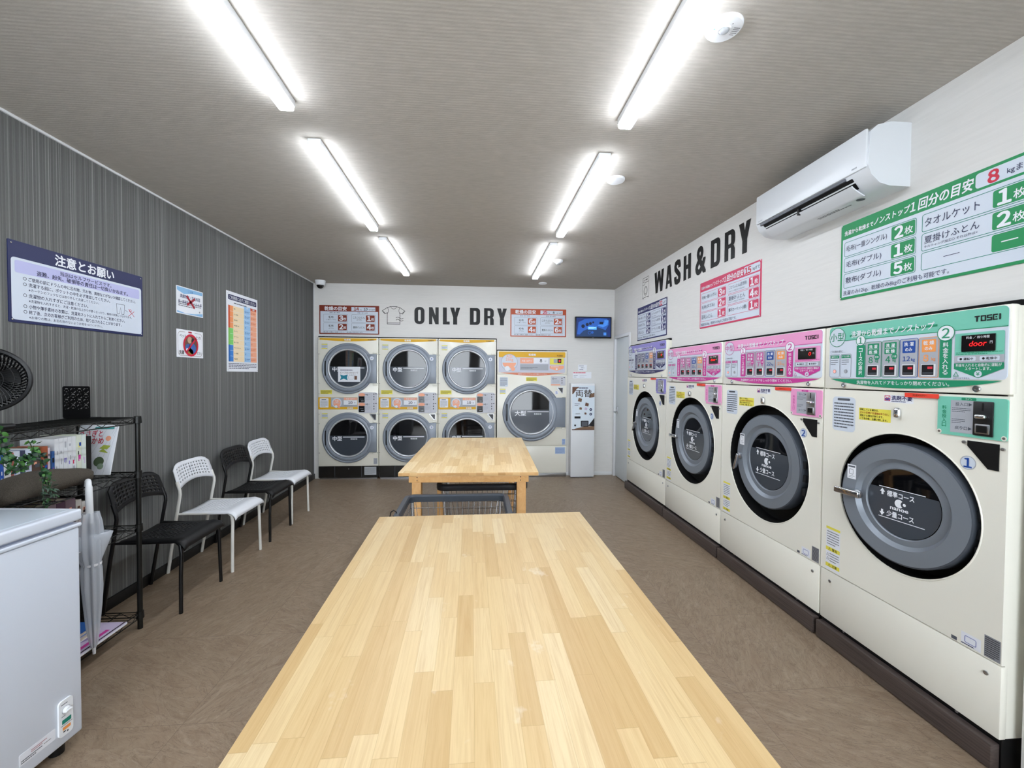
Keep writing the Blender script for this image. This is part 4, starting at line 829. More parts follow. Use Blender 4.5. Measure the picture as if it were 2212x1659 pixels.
s.lines(.03, .15, .265, .168, 1, pink, 1, 3, .55).text('ビーズは入れないで', .03, .112, .265, .138, pbrn, 1, .005).text('ください', .15, .085, .23, .103, pk, 1).poly([(.025, .02), (.075, .045), (.125, .02), (.118, .06), (.128, .1), (.075, .085), (.028, .1), (.04, .06)], pt, 1).rect(.215, .03, .25, .08, pbrn, 1).border(.135, .035, .205, .085, .0015, pdg, 1, .02); b.build('sheet', t_, 0)
# large dryer
def large_dryer():
    x0, x1 = .264, 1.257
    t_ = thing('large_dryer', 'single large dryer numbered 5 with a yellow top panel, right of the stacked dryers', 'dryer', (.76, YB, 0))
    MB().box((x0+.004, YD+.012, .03), (x1-.004, YD+.75, 1.77), cream).build('cabinet', t_, 0)
    MB().box((x0+.003, YD+.012, 1.768), (x1-.003, YB+.1, 1.7885), blackm).build('gap_shade_strip', t_, 0)  # painted dark of the gap above, as a black strip
    MB().rbox((x0+.003, YD, 1.446), (x1-.003, YD+.012, 1.776), cream, .004).build('upper_panel', t_)
    MB().rbox((x0+.003, YD, .441), (x1-.003, YD+.012, 1.44), cream, .004).build('front_panel', t_)
    MB().rbox((x0+.003, YD, .052), (x1-.003, YD+.012, .436), cream, .004).build('lower_panel', t_)
    MB().rbox((x0+.003, YD-.012, .0), (x1-.003, YD+.02, .048), steel, .003).build('base_strip', t_)
    dryer_door(t_, .752, .912, .408, '大型', '5', 1.0, 1.234, .208, badge=False, light=True)
    b = MB(); s = plate(b, (x0+.024, YD, 1.472), (1, 0, 0), UZ, .942, .29, .004, P('panel_lilac_grey', '#c8cad8'), .012)
    s.rect(0, .212, .942, .29, pgold, 1, .012).text('乾燥機', .41, .235, .53, .265, pw, 2, .025); brand(s, .82, .228, .91, .248, pk, 2)
    s.circ(.148, .14, .118, pice, 3).ring(.148, .14, .112, .118, pgy, 4).text('大型', .1, .205, .195, .245, psal, 4, .025).text('25kg', .085, .15, .215, .2, psal, 4, .02); s.poly(arc(.148, .135, .095, .075, 180, 360, 16), psal, 4).circ(.2, .05, .03, psal, 5, 18).circ(.12, .055, .035, pw, 5, 18)
    s.rect(.3, .128, .49, .205, psal, 2).text('料金 100円で', .325, .15, .465, .178, pw, 3, .01).rect(.49, .128, .7, .205, pw, 2).text('8', .57, .145, .62, .188, pk, 3, .03).text('分', .645, .15, .67, .172, pk, 3).rect(.3, .03, .7, .118, pgy, 2).lines(.31, .05, .55, .08, 2, pdg, 3, 3, .3)
    s.rect(.72, .115, .92, .205, pyel, 2).rect(.775, .135, .825, .19, pgy, 3).rect(.83, .135, .885, .195, mat('display_black', '#08070a', .15), 3).text('0', .85, .15, .87, .182, ledr, 4, .02); s.poly([(.72, .1), (.72, .06), (.82, .025), (.92, .06), (.92, .1)], psal, 2).circ(.82, .05, .014, pw, 3, 14).lines(.74, .075, .9, .09, 1, pw, 3, 2, .5)
    cp_ = b.build('control_panel', t_, 0)
    b = MB(); s = Sheet(b, (x0+.05, YD, 1.466), (1, 0, 0), UZ, .0006); k = 20; s.poly([(0, .003)]+[(.9*i/k, .002-.042*math.sin(math.pi*i/k)) for i in range(k+1)]+[(.9, .003)], P('deep_salmon', '#d98263'), 1); s.text('衣類を入れてドアをしっかり閉めてください。', .24, -.024, .66, -.006, pw, 2, .015); b.build('name_strip', t_, 0)
    b = MB(); s = plate(b, (1.027, YD, 1.292), (1, 0, 0), UZ, .207, .13, .006, P('coin_grey', '#c6c8d0'), .006); s.rect(0, 0, .13, .018, psal, 1).ring(.03, .095, .007, .012, pk, 1, 14).lines(.02, .03, .12, .075, 4, P('mid_grey', '#9a9ca6'), 1, 4, .3).rect(.045, .092, .085, .098, pdg, 1)
    for q in (.092, .06, .028): s.poly([(.15, q), (.163, q), (.161, q+.018), (.154, q+.018)], pk, 1)
    s.rect(.178, .108, .2, .118, pk, 1); b.build('coin_panel', t_, 0)
    b = MB(); fr = [(1.113, 1.266), (1.204, 1.266), (1.2, 1.178), (1.18, 1.178), (1.113, 1.25)]; b.prism(fr[::-1], (1, 0, 0), UZ, (0, -1, 0), (0, YD, 0), .004, steel); s = Sheet(b, (0, YD-.004, 0), (1, 0, 0), UZ); s.poly([(1.128, 1.258), (1.197, 1.258), (1.193, 1.19), (1.182, 1.19)][::-1], mat('pocket_shade', '#3a3a3e', .4), 1); b.build('return_pocket', t_, 0)
    b = MB(); s = Sheet(b, (1.108, YD, 1.19), (1, 0, 0), UZ, .0006); s.circ(0, 0, .026, pw, 1).text('5', -.013, -.016, .013, .016, pblue, 2, .025); b.build('number_badge', t_, 0)
    b = MB(); s = Sheet(b, (0, YD, 0), (1, 0, 0), UZ, .0006); s.rect(.303, 1.272, .418, 1.405, pice, 1, .015).lines(.31, 1.28, .41, 1.398, 8, pdg, 2, 4, .4); b.build('care_sticker', t_, 0)
    small_labels(t_, .258, 1.245)
    b = MB(); s = Sheet(b, (0, YD, 0), (1, 0, 0), UZ, .0006); s.rect(.674, 1.353, .829, 1.405, pyel, 1).lines(.682, 1.358, .822, 1.4, 4, pk, 2, 6, .45); b.build('caution_sticker', t_, 0)
    b = MB(); s = Sheet(b, (0, YD, 0), (1, 0, 0), UZ, .0006); s.rect(1.193, .452, 1.24, .535, P('label_blue', '#a9bede'), 1).lines(1.198, .456, 1.235, .53, 6, pblue, 2, 2, .25); b.build('rating_plate', t_, 0); b = MB(); s = Sheet(b, (0, YD, 0), (1, 0, 0), UZ, .0006); s.rect(1.095, .322, 1.238, .415, P('label_blue', '#a9bede'), 1).lines(1.103, .33, 1.23, .408, 7, pblue, 2, 8, .25); b.build('notice_sticker', t_, 0)
large_dryer()
# ------------------------------------------------------------------ television, money changer, air conditioner, wall notes
t_ = thing('television', 'small wall television showing a blue camera picture, in the back right corner', 'television', (1.62, YB, 1.96))
MB().box((1.5, YD+.0, 2.06), (1.74, YB, 2.18), black).build('wall_bracket', t_, 0)
b = MB().rbox((1.36, 5.862, 1.962), (1.882, 5.902, 2.264), black, .005); s = Sheet(b, (1.36, 5.8618, 1.962), (1, 0, 0), UZ, .0003); s.lines(.24, .004, .28, .01, 1, pgy, 1, 3, .6); b.build('bezel', t_)
E_ = lambda n, c, e=.5: mat('screen_'+n, c, .4, emit=e)
b = MB(); s = Sheet(b, (1.376, 5.8615, 1.984), (1, 0, 0), UZ, .0004); w, h = .49, .264; sb, sd, sl_, sn = E_('blue', '#2456a8'), E_('deep', '#102a66'), E_('pale', '#3f7fd0'), E_('night', '#081430')
s.rect(0, 0, w, h, sd, 0).poly([(.01, .03), (.03, .2), (.12, .245), (.3, .26), (.44, .255), (.47, .18), (.4, .06), (.25, .1), (.1, .02)], sb, 1)
s.poly([(.02, .0), (.1, .08), (.26, .15), (.43, .09), (.46, .0)], E_('floor', '#16345c'), 2)
for cx, cy_, r_ in ((.095, .145, .025), (.155, .17, .022), (.2, .185, .02), (.24, .2, .014)): s.circ(cx, cy_, r_, sn, 3)
s.poly([(.3, .16), (.4, .2), (.45, .23), (.45, .17), (.38, .13)], sl_, 3).rect(.33, .175, .385, .21, sn, 4).rect(.4, .2, .46, .235, sl_, 4).rect(.39, .02, .43, .06, sl_, 4).ring(.19, .055, .018, .024, sb, 4).circ(.23, .06, .018, sb, 4)
s.rect(.165, .10, .29, .14, E_('card', '#4aa0ff', .8), 5).lines(.175, .107, .28, .133, 2, E_('white', '#cfe6ff'), 6, 3, .4); b.build('screen', t_, 0)
t_ = thing('money_changer', 'slim white money changing cabinet with a poster on its front, by the back wall', 'money changer', (1.465, YB, 0))
MB().rbox((1.298, 5.802, .012), (1.632, YB-.001, 1.325), wpl, .006).build('cabinet', t_)
MB().box((1.31, 5.82, 0), (1.62, YB-.002, .014), pdg).build('base', t_, 0)
b = MB(); s = plate(b, (1.312, 5.802, .672), (1, 0, 0), UZ, .318, .622, .002, P('poster_white', '#dce8f2'), .002); w, h = .318, .622; br = P('coin_bronze', '#7a5e48')
s.poly([(0, h-.02), (.1, h-.02), (.06, h-.05), (.02, h-.11), (0, h-.12)], pbrn, 1).poly([(.25, h-.12), (.315, h-.1), (.315, h-.16), (.24, h-.17)], br, 1).lines(.09, h-.042, .28, h-.025, 1, pnavy, 1, 2, .8)
s.text('両替', .04, h-.16, .285, h-.055, P('dark_brown', '#3a2a24'), 3, .012)
for (x, y, q, c_) in ((.11, h-.2, .03, br), (.21, h-.265, .028, pbrn), (.12, h-.32, .02, br), (.195, h-.325, .022, pvio), (.19, h-.39, .017, pbrn), (.045, .065, .014, pk)):
    s.poly([(x-q, y-q*.6), (x+q*.7, y-q), (x+q, y+q*.5), (x-q*.6, y+q)], c_, 2)
for y in (h-.335, h-.4): s.circ(.265, y, .019, pnavy, 2, 18).circ(.265, y, .007, pice, 3, 12)
s.lines(.035, h-.29, .11, h-.245, 2, pink, 2, 5, .35).text('1,000円', .035, h-.405, .12, h-.385, pdg, 2).rect(.035, h-.46, .12, h-.43, pk, 2)
s.poly([(.0, .0), (w, .0), (w, .055), (.2, .05), (.08, .03)], br, 1).poly([(.23, .06), (.318, .17), (.318, .05)], pk, 2).rect(.125, .045, .235, .13, pk, 3, .008).rect(.138, .055, .222, .118, pdg, 4).rect(0, 0, w, .012, pbrn, 4); b.build('poster', t_, 0)
def paper(name, x, z, w, h, label, fn):
    t_ = thing(name, label, 'notice', (x+w/2, YB, z)); b = MB(); s = plate(b, (x, YB, z), (1, 0, 0), UZ, w, h, .0012, pw, 0); fn(s); b.build('sheet', t_, 0)
paper('wall_note', 1.427, 1.502, .128, .086, 'small handwritten paper note on the back wall above the money changer', lambda s: s.lines(.012, .064, .115, .078, 1, pink, 1, 3, .5).text('両替は', .04, .035, .09, .052, pink, 1).lines(.02, .01, .1, .024, 1, pink, 1, 5, .6))
paper('wall_note', 1.352, 1.394, .27, .09, 'paper note with a red heading line right above the money changer', lambda s: s.lines(.004, .072, .266, .088, 1, P('red_soft', '#d4546a'), 1, 8, .8).lines(.012, .01, .07, .05, 2, pink, 1, 4, .3).lines(.1, .01, .2, .05, 2, pgy, 1, 7, .25))
# air conditioner
t_ = thing('air_conditioner', 'white wall air conditioner with its louver open, on the right wall above the green poster', 'air conditioner', (XR, 2.165, 2.31))
y0, y1 = 1.785, 2.552; prof = [(0, 2.592), (.10, 2.592), (.165, 2.575), (.2, 2.545), (.207, 2.395), (.204, 2.386), (.190, 2.353), (.150, 2.318), (.10, 2.306), (0, 2.305)]
acw = mat('ac_white', '#d6dade', .3); 
b = MB(); b.prism([(-x, z) for x, z in prof], (1, 0, 0), UZ, (0, 1, 0), (XR, y0, 0), y1-y0, acw); b.build('body', t_, 35)
b = MB(); b.rbox((XR-.214, y0+.006, 2.388), (XR-.2, y1-.006, 2.56), acw, .006); s = right_sheet(b, y1, 0, XR-.2143); s.lines(.03, 2.397, .085, 2.403, 1, pgy, 1, 2, .8); s.lines(.69, 2.4, .73, 2.41, 1, pgy, 1, 2, .7); b.build('front_cover', t_)
b = MB(); b.box((XR-.2085, y0+.12, 2.372), (XR-.195, y1-.04, 2.385), mat('ac_slot', '#5e6068', .5)); b.build('slot', t_, 0)
b = MB(); b.add([(XR-.2025, y0+.085, 2.370), (XR-.2025, y1-.06, 2.370), (XR-.166, y1-.06, 2.324), (XR-.166, y0+.085, 2.324)], [(0, 1, 2, 3)], rub); b.build('air_outlet', t_, 0)
b = MB(); k = 6
pp = [(.203-.012*i/k-.055*(i/k)**1.3, 2.336-.042*(i/k)) for i in range(k+1)]
poly_ = [(-a_, z) for a_, z in pp]+[(-a_+.006, z+.003) for a_, z in pp[::-1]]
b.prism(poly_, (1, 0, 0), UZ, (0, 1, 0), (XR, y0+.09, 0), y1-y0-.155, acw)
for y in (2.2,): b.rbox((XR-.206, y, 2.325), (XR-.18, y+.012, 2.36), black, .002)
b.build('louver', t_, 60)
b = MB(); s = Sheet(b, (XR-.207, 1.87, 2.40), (0, -1, 0), (.44, 0, -.9), .0008); s.rect(.02, .03, .06, .045, P('sensor_grey', '#9aa0a6'), 1).rect(.012, .008, .022, .011, pk, 1).rect(.03, .008, .04, .011, pk, 1); b.build('indicator_panel', t_, 0)
b = MB(); s = Sheet(b, (XR-.11, 2.2, 2.3045), (0, -1, 0), (1, 0, 0), .0006); s.lines(.0, .01, .2, .035, 2, pdg, 1, 6, .6).circ(.26, .02, .018, pdg, 1); b.build('underside_label', t_, 0)
# ------------------------------------------------------------------ work tables
def table(label, loc, rz, w, l):
    t_ = thing('work_table', label, 'table', (loc[0], loc[1], 0), rz, local=True); H_ = .8; e = .062
    wt, we, tm = MATS['pale_block_wood'], MATS['edge_block_wood'], MATS['timber']
    b = MB().rbox((-w/2, -l/2, H_-.025), (w/2, l/2, H_), wt, .003)
    for i, f in enumerate(b.f):
        if all(abs(b.v[j][1]-b.v[f[0]][1]) < 1e-5 for j in f): b.mi[i] = b.m(we)
    b.build('tabletop', t_)
    for s_ in (-1, 1):
        b = MB().rbox((-w/2+e, s_*(l/2-.045)-.014, H_-.074), (w/2-e, s_*(l/2-.045)+.014, H_-.0255), tm, .003)
        for x in (-w/2+e+.055, w/2-e-.055):
            for z in (H_-.039, H_-.061): b.lathe((x, s_*(l/2-.031), z), (0, s_, 0), [(.0035, 0), (.0035, .001), (0, .0012)], pk, 10)
        b.build('end_apron', t_)
        MB().rbox((s_*(w/2-e-.012)-.012, -l/2+.06, H_-.074), (s_*(w/2-e-.012)+.012, l/2-.06, H_-.0255), tm, .003).build('side_apron', t_)
        for q in (-1, 1):
            x = q*(w/2-e-.046); y = s_*(l/2-.059-.03)
            MB().rbox((x-.031, y-.03, 0), (x+.031, y+.03, H_-.0255), tm, .004).build('leg', t_)
    return t_
table('near pale block wood work table filling the foreground', (.0325, 1.165), R(.9), .916, 1.525)
table('far pale block wood work table in front of the dryers', (-.034, 3.522), R(-1.7), .916, 1.52)
# ------------------------------------------------------------------ laundry carts
def cart(label, x0, x1, y0, y1, rc='#39414b'):
    t_ = thing('laundry_cart', label, 'cart', ((x0+x1)/2, (y0+y1)/2, 0), group='wire laundry carts under the tables', local=True); w, l = (x1-x0)/2, (y1-y0)/2; zt = .685
    rimm = mat('cart_rim_'+rc[1:], rc, .4)
    b = MB(); path = [(x, y, 0) for x, y in rr_pts(-w+.018, -l+.018, w-.018, l-.018, .05, 5)]; n_ = len(path)
    cs = [(-.016, -.022), (.014, -.022), (.018, -.012), (.018, .012), (.012, .02), (-.012, .02), (-.018, .012), (-.018, -.012)]
    vs_ = []; pv = [V3(p) for p in path]
    for i in range(n_):
        d_ = (pv[(i+1) % n_]-pv[i-1]).normalized(); o_ = V3((d_.y, -d_.x, 0))
        for a_, z in cs: vs_.append(pv[i]+o_*a_+V3((0, 0, zt-.02+z)))
    k = len(cs); b.add(vs_, [(i*k+j, i*k+(j+1) % k, ((i+1) % n_)*k+(j+1) % k, ((i+1) % n_)*k+j) for i in range(n_) for j in range(k)], rimm); b.build('rim', t_, 30)
    b = MB(); zb = .36; a_, c_ = w-.03, l-.03; ab, cb = w-.075, l-.06
    nx = 16; ny = 11
    for i in range(nx+1):
        q = -1+2*i/nx
        b.tube([(q*a_, -c_, zt-.03), (q*ab, -cb, zb), (q*ab, cb, zb), (q*a_, c_, zt-.03)], .0017, wirec, 5)
    for i in range(ny+1):
        q = -1+2*i/ny
        b.tube([(-a_, q*c_, zt-.03), (-ab, q*cb, zb), (ab, q*cb, zb), (a_, q*c_, zt-.03)], .0017, wirec, 5)
    for k_ in range(1, 6):
        f = k_/6; z = zt-.03+(zb-zt+.03)*f; xx, yy = a_+(ab-a_)*f, c_+(cb-c_)*f
        b.tube([(-xx, -yy, z), (xx, -yy, z), (xx, yy, z), (-xx, yy, z)], .002, wirec, 5, True)
    b.build('wire_basket', t_, 60)
    b = MB()
    for s_ in (-1, 1):
        b.tube([(-w+.05, s_*(l-.045), zt-.04), (-w+.075, s_*(l-.07), .1), (-w+.075, s_*(l-.07), .075)], .011, chrome, 10); b.tube([(w-.05, s_*(l-.045), zt-.04), (w-.075, s_*(l-.07), .1), (w-.075, s_*(l-.07), .075)], .011, chrome, 10)
        b.tube([(-w+.072, s_*(l-.068), .18), (w-.072, s_*(l-.068), .18)], .009, chrome, 8)
        b.tube([(s_*(w-.072), -l+.068, .2), (s_*(w-.072), l-.068, .2)], .009, chrome, 8)
    b.build('frame', t_)
    for x in (-1, 1):
        for y in (-1, 1):
            b = MB(); px, py = x*(w-.075), y*(l-.07); b.rbox((px-.014, py-.018, .055), (px+.014, py+.018, .078), black, .003); b.lathe((px-.011, py+.008, .034), (1, 0, 0), [(0, 0), (.03, 0), (.034, .004), (.034, .018), (.03, .022), (0, .022)], mat('caster_grey', '#3c3d40', .5), 24); b.build('caster', t_)
    t_.location = ((x0+x1)/2, (y0+y1)/2, 0); return t_
c1 = cart('wire laundry cart with a dark rim between the two tables', -.452, .196, 2.225, 2.685)
b = MB(); b.tube([(-.324+.02*math.cos(a_*.785), -.14+.0*a_, .668+.034*math.sin(a_*.785)) for a_ in range(8)], .003, rub, 6, True); b.build('hanging_loop', c1)
c2 = cart('wire laundry cart with a black rim under the far table', -.283, .352, 2.885, 3.33, '#14171d')
# ------------------------------------------------------------------ chairs
def holed(b, fn, nu, nv, has, mt, hs=.30):
    "sheet of cells mapped by fn(u,v); cells where has(i,j) get an oval hole"
    for i in range(nu):
        for j in range(nv):
            q = lambda a_, c_: fn((i+a_)/nu, (j+c_)/nv)
            if has(i, j):
                out = [(0, 0), (.5, 0), (1, 0), (1, .5), (1, 1), (.5, 1), (0, 1), (0, .5)]
                inn = [(.5+hs*math.cos(R(225+45*k)), .5+hs*math.sin(R(225+45*k))) for k in range(8)]
                b.add([q(*p) for p in out]+[q(*p) for p in inn], [(k, (k+1) % 8, 8+(k+1) % 8, 8+k) for k in range(8)], mt)
            else: b.add([q(0, 0), q(1, 0), q(1, 1), q(0, 1)], [(0, 1, 2, 3)], mt)
def weld_solid(o, th, off):
    bm = bmesh.new(); bm.from_mesh(o.data); bmesh.ops.remove_doubles(bm, verts=bm.verts[:], dist=.0004); bmesh.ops.recalc_face_normals(bm, faces=bm.faces[:]); bm.to_mesh(o.data); bm.free()
    o.data.polygons.foreach_set('use_smooth', [True]*len(o.data.polygons)); o.data.set_sharp_from_angle(angle=R(50))
    md = o.modifiers.new('thickness', 'SOLIDIFY'); md.thickness = th; md.offset = off
def chair(mt, mleg, label, loc):
    t_ = thing('stacking_chair', label, 'chair', (0, 0, 0), 0, 'metal chairs along the dark wall', local=True)
    def back(u, v):
        y = (u*2-1); zt = .785-.045*abs(y)**6; zb = .60+.04*(1-y*y); z = zb+(zt-zb)*v; f = (z-.6)/.185
        return V3((-.128-.058*max(f, -.1)**1.0-.012*(1-y*y), y*(.207-.012*f), z))
    b = MB(); holed(b, back, 14, 7, lambda i, j: 1 <= i <= 12 and 1 <= j <= 5, mt, .28); o = b.build('backrest', t_); weld_solid(o, .0065, 0)
    def seat(u, v):
        y = u*2-1; x = -.145+.42*v; hw = .170+.035*v; z = .432+.012*v-.012*(1-y*y)*(1-v)
        if v > .8: k = (v-.8)/.2*1.45; z = .444-.055*(1-math.cos(k)); x = .191+.062*math.sin(k)
        if abs(y) > .86: z -= .012*(abs(y)-.86)/.14
        return V3((x, y*hw, z-.0045))
    b = MB(); holed(b, seat, 14, 16, lambda i, j: 2 <= i <= 11 and 2 <= j <= 10, mt, .28); o = b.build('seat', t_); weld_solid(o, .0075, 0)
    for s_ in (-1, 1):
        MB().tube([(.225, s_*.197, 0), (.222, s_*.19, .22), (.222, s_*.184, .36), (.214, s_*.18, .405), (.19, s_*.176, .424)], .0105, mleg, 10).build('front_leg', t_)
        MB().tube([(-.222, s_*.185, 0), (-.17, s_*.192, .33), (-.15, s_*.193, .44), (-.128, s_*.196, .57), (-.13, s_*.197, .60), (-.15, s_*.195, .66)], .0105, mleg, 10).build('rear_leg', t_)
        MB().tube([(-.15, s_*.188, .425), (0, s_*.18, .422), (.19, s_*.176, .424)], .008, mleg, 8).build('seat_rail', t_)
    t_.location = loc; return t_
cw = mat('chair_white', '#e4e7ec', .38); ck = mat('chair_black', '#0a0a0c', .45, spec=.35); cwl = mat('chair_white_tube', '#d9d8d2', .35); ckl = mat('chair_black_tube', '#0d0d0f', .35, metal=.2)
kx = -1.989
w1_ = chair(cw, cwl, 'white chair with perforated seat, between the two black chairs', (kx, 3.374, 0))
k1_ = chair(ck, ckl, 'black chair with perforated seat, partly behind the wire rack', (kx, 2.843, 0))
copy_tree(k1_, (kx, 3.928, 0), 0, 'black chair with perforated seat, between the two white chairs')
copy_tree(w1_, (kx, 4.352, 0), 0, 'white chair with perforated seat at the far end of the chair row')
# ------------------------------------------------------------------ wire rack with its books
PXF, PXR, PY0, PY1 = -1.889, -2.19, 1.802, 2.507
TIER = (1.19, .885, .585, .092)
rk = thing('wire_rack', 'black wire shelving rack by the dark wall, holding books and a fan', 'shelf', ((PXF+PXR)/2, (PY0+PY1)/2, 0))
for x in (PXF, PXR):
    for y in (PY0, PY1):
        b = MB().tube([(x, y, 0), (x, y, 1.198)], .0125, wire, 14)
        for z in TIER: b.lathe((x, y, z-.034), (0, 0, 1), [(.0125, 0), (.019, .002), (.0165, .04), (.0125, .041)], wire, 16)
        b.build('post', rk)
def zig(b, p, q, z):
    p, q = V3(p), V3(q); n_ = max(4, int((q-p).length/.045)); n_ += n_ % 2
    b.tube([(p.x+(q.x-p.x)*i/n_, p.y+(q.y-p.y)*i/n_, z-.003-.027*(i % 2)) for i in range(n_+1)], .0019, wire, 5)
    for dz in (0, -.030): b.tube([(p.x, p.y, z-.002+dz), (q.x, q.y, z-.002+dz)], .0029, wire, 6)
for z in TIER:
    b = MB(); e = .012
    zig(b, (PXF, PY0+e, 0), (PXF, PY1-e, 0), z); zig(b, (PXR, PY0+e, 0), (PXR, PY1-e, 0), z); zig(b, (PXF-e, PY0, 0), (PXR+e, PY0, 0), z); zig(b, (PXF-e, PY1, 0), (PXR+e, PY1, 0), z)
    k = 26
    for i in range(1, k): y = PY0+(PY1-PY0)*i/k; b.tube([(PXF, y, z), (PXR, y, z)], .0015, wire, 5)
    for q in (.33, .67): x = PXF+(PXR-PXF)*q; b.tube([(x, PY0, z-.004), (x, PY1, z-.004)], .0026, wire, 6)
    b.build('shelf', rk, 60)
pg = mat('paper_pages', '#cfc6b0', .8)
def book(xf, y, z, d, th, h, c, label, deco, grp, cat='book', name='book'):
    "upright book, spine towards the room"
    t_ = thing(name, label, cat, (xf-d/2, y+th/2, z), group=grp); cm = P('cover_'+c.strip('#'), c)
    b = MB(); b.box((xf-d, y+.0003, z), (xf, y+.0016, z+h), cm).box((xf-d, y+th-.0016, z), (xf, y+th-.0003, z+h), cm).box((xf-.002, y+.0016, z), (xf, y+th-.0016, z+h), cm)
    s = Sheet(b, (xf, y, z), (0, 1, 0), UZ); rg = random.Random(int(y*1000)); w = th
    if deco:
        for k in range({'plain': 3, 'mix': 7, 'dark': 8, 'vol': 3}[deco]):
            y0 = rg.uniform(.04, .82)*h; q0 = rg.uniform(.1, .5); q1 = rg.uniform(q0+.2, .92)
            s.rect(w*q0, y0, w*q1, min(y0+rg.uniform(.04, .13)*h, h*.95), {'mix': rg.choice((pred, pblue, pk, pw, pmag, pyel)), 'plain': rg.choice((pgy, plb, pvio)), 'dark': rg.choice((pdg, pvio, pbrn, psal, pk, pw)), 'vol': rg.choice((pgy, ppnk, plb, plav)) if k == 0 else pgy}[deco], 1+k*.2)
        s.rect(w*.3, h*.07, w*.7, h*.2, pk if deco in ('mix', 'vol') else pgy, 2)
    b.build('cover', t_, 0)
    MB().box((xf-d+.003, y+.0016, z+.003), (xf-.002, y+th-.0016, z+h-.003), pg).build('pages', t_, 0)
XB = -1.986; zb = TIER[1]+.0018; y = 1.860
SP = [(.022, .205, '#dfe3e2', 'plain', 'pale grey comic at the near end of the book row on the rack'), (.012, .203, '#3f8f94', '', 'thin teal comic in the book row on the rack'), (.02, .2, '#dde2e0', 'plain', 'white comic between a teal and a blue comic on the rack'), (.016, .205, '#2a58b0', 'mix', 'bright blue comic behind the towel roll on the rack'),
      (.022, .205, '#d5d4d2', 'plain', 'grey white comic between the blue and the red brown comics'), (.016, .205, '#a9625a', '', 'red brown comic behind the hanging greenery'), (.026, .208, '#cfd6e2', 'mix', 'pale blue comic with a magenta mark, behind the hanging greenery'), (.012, .208, '#3b3f58', 'dark', 'thin dark blue comic behind the hanging greenery'),
      (.026, .21, '#c7d3e4', 'plain', 'pale comic with a sky blue head, left of the brown comic'), (.044, .208, '#5a463e', 'dark', 'thick dark brown comic in the middle of the book row'), (.026, .21, '#9a5236', 'mix', 'orange red comic right of the thick brown one'), (.016, .2, '#d7c9d2', 'mix', 'pale pink comic with red marks in the book row'), (.014, .18, '#2f5a94', 'mix', 'short dark blue book left of the white series')]
GB = 'books on the second tier of the rack'
for th, h, c, dc, lb in SP:
    book(XB-.004*math.sin(y*90), y, zb, .128, th, h, c, lb, dc, GB); y += th+.0012
for i in range(5):
    book(XB, y, zb, .15, .0205, .236, '#d9dce0', 'white series volume, %s of five in the book row' % ('first', 'second', 'third', 'fourth', 'last')[i], 'vol', GB); y += .0215
book(XB+.004, y, zb, .17, .023, .24, '#d3dacb', 'white book with green lettering, right of the white series', 'mix', GB); y += .024
book(XB+.004, y, zb, .17, .024, .238, '#d6e0dc', 'white book with a mint label, left of the black one', 'plain', GB); y += .025
book(XB+.002, y, zb, .16, .03, .225, '#0f0f12', 'black spined book at the far end of the book row', '', GB)
b2 = thing('book', 'tall white book with a blue edge standing behind the near comics', 'book', (-2.14, 1.97, zb), group=GB)
MB().box((-2.185, 1.9, zb), (-2.12, 1.935, zb+.262), P('cover_dfe3e2', '#dfe3e2')).box((-2.185, 1.935, zb), (-2.12, 1.945, zb+.262), P('cover_blue', '#3a86c4')).build('cover', b2, 0)
# picture book leaning on the far end of the rack
t_ = thing('picture_book', 'large thin white picture book with red title leaning at the far end of the rack', 'book', (-2.07, 2.44, zb))
O = V3((-2.168, 2.425, zb)); W = V3((0, .062, .262)).normalized(); b = MB(); s = plate(b, O+W.cross(V3((1, 0, 0)))*0+V3((0, .008, 0)), (1, 0, 0), W, .195, .268, .008, pw, .002)
ln = P('cover_line', '#b9bdc8')
for i in range(5): s.stroke([(.0+i*.04, .0), (min(.195, .06+i*.04+.05), .268)], .0012, ln, 1)
s.rect(.08, .245, .18, .258, P('sea', '#4f9a98'), 2, .006).text('うさぎと', .01, .205, .125, .24, pred, 2, .02).text('かめ', .075, .165, .135, .2, pred, 2, .02).circ(.158, .2, .022, pw, 3, 20).circ(.158, .195, .014, psal, 4, 16)
s.poly([(.12, .14), (.14, .16), (.175, .155), (.16, .135)], P('leaf_lime', '#a9b84e'), 2).poly([(.12, .125), (.14, .14), (.17, .115)], P('leaf_lime', '#a9b84e'), 2).circ(.13, .07, .026, P('moss', '#56684e'), 3, 20).circ(.142, .045, .016, P('moss2', '#8ca08a'), 4, 16); b.build('cover', t_, 0)
# third tier
zc_ = TIER[2]+.0018; y = 2.0; GC = 'comics on the third tier of the rack'
for i, (th, h, c, lb) in enumerate([(.03, .232, '#8a6d5c', 'brown comic on the third tier behind the freezer lid'), (.04, .235, '#5f4650', 'plum comic on the third tier behind the freezer lid'), (.045, .238, '#7d6a72', 'mauve comic on the third tier beside the umbrella'), (.04, .238, '#51384a', 'dark purple comic on the third tier beside the umbrella'), (.05, .24, '#75606a', 'thick grey purple comic behind the umbrella handle'), (.03, .225, '#b9b4ae', 'grey book with a red head behind the umbrella handle'), (.022, .21, '#c4c2be', 'pale book at the end of the third tier, next to a black bookend')]):
    book(-1.955, y, zc_, .16, th, h, c, lb, 'dark', GC); y += th+.0015
t_ = thing('bookend', 'plain black bookend at the end of the third tier books', 'bookend', (-2.03, y+.01, zc_))
b = MB().rbox((-2.09, y+.002, zc_), (-1.95, y+.006, zc_+.235), black, .002).rbox((-2.09, y+.006, zc_), (-1.95, y+.09, zc_+.003), black, .001); b.build('plate', t_)
t_ = thing('booklet', 'thin white booklet sticking out flat from below the third tier comics', 'booklet', (-1.93, 2.03, zc_-.008))
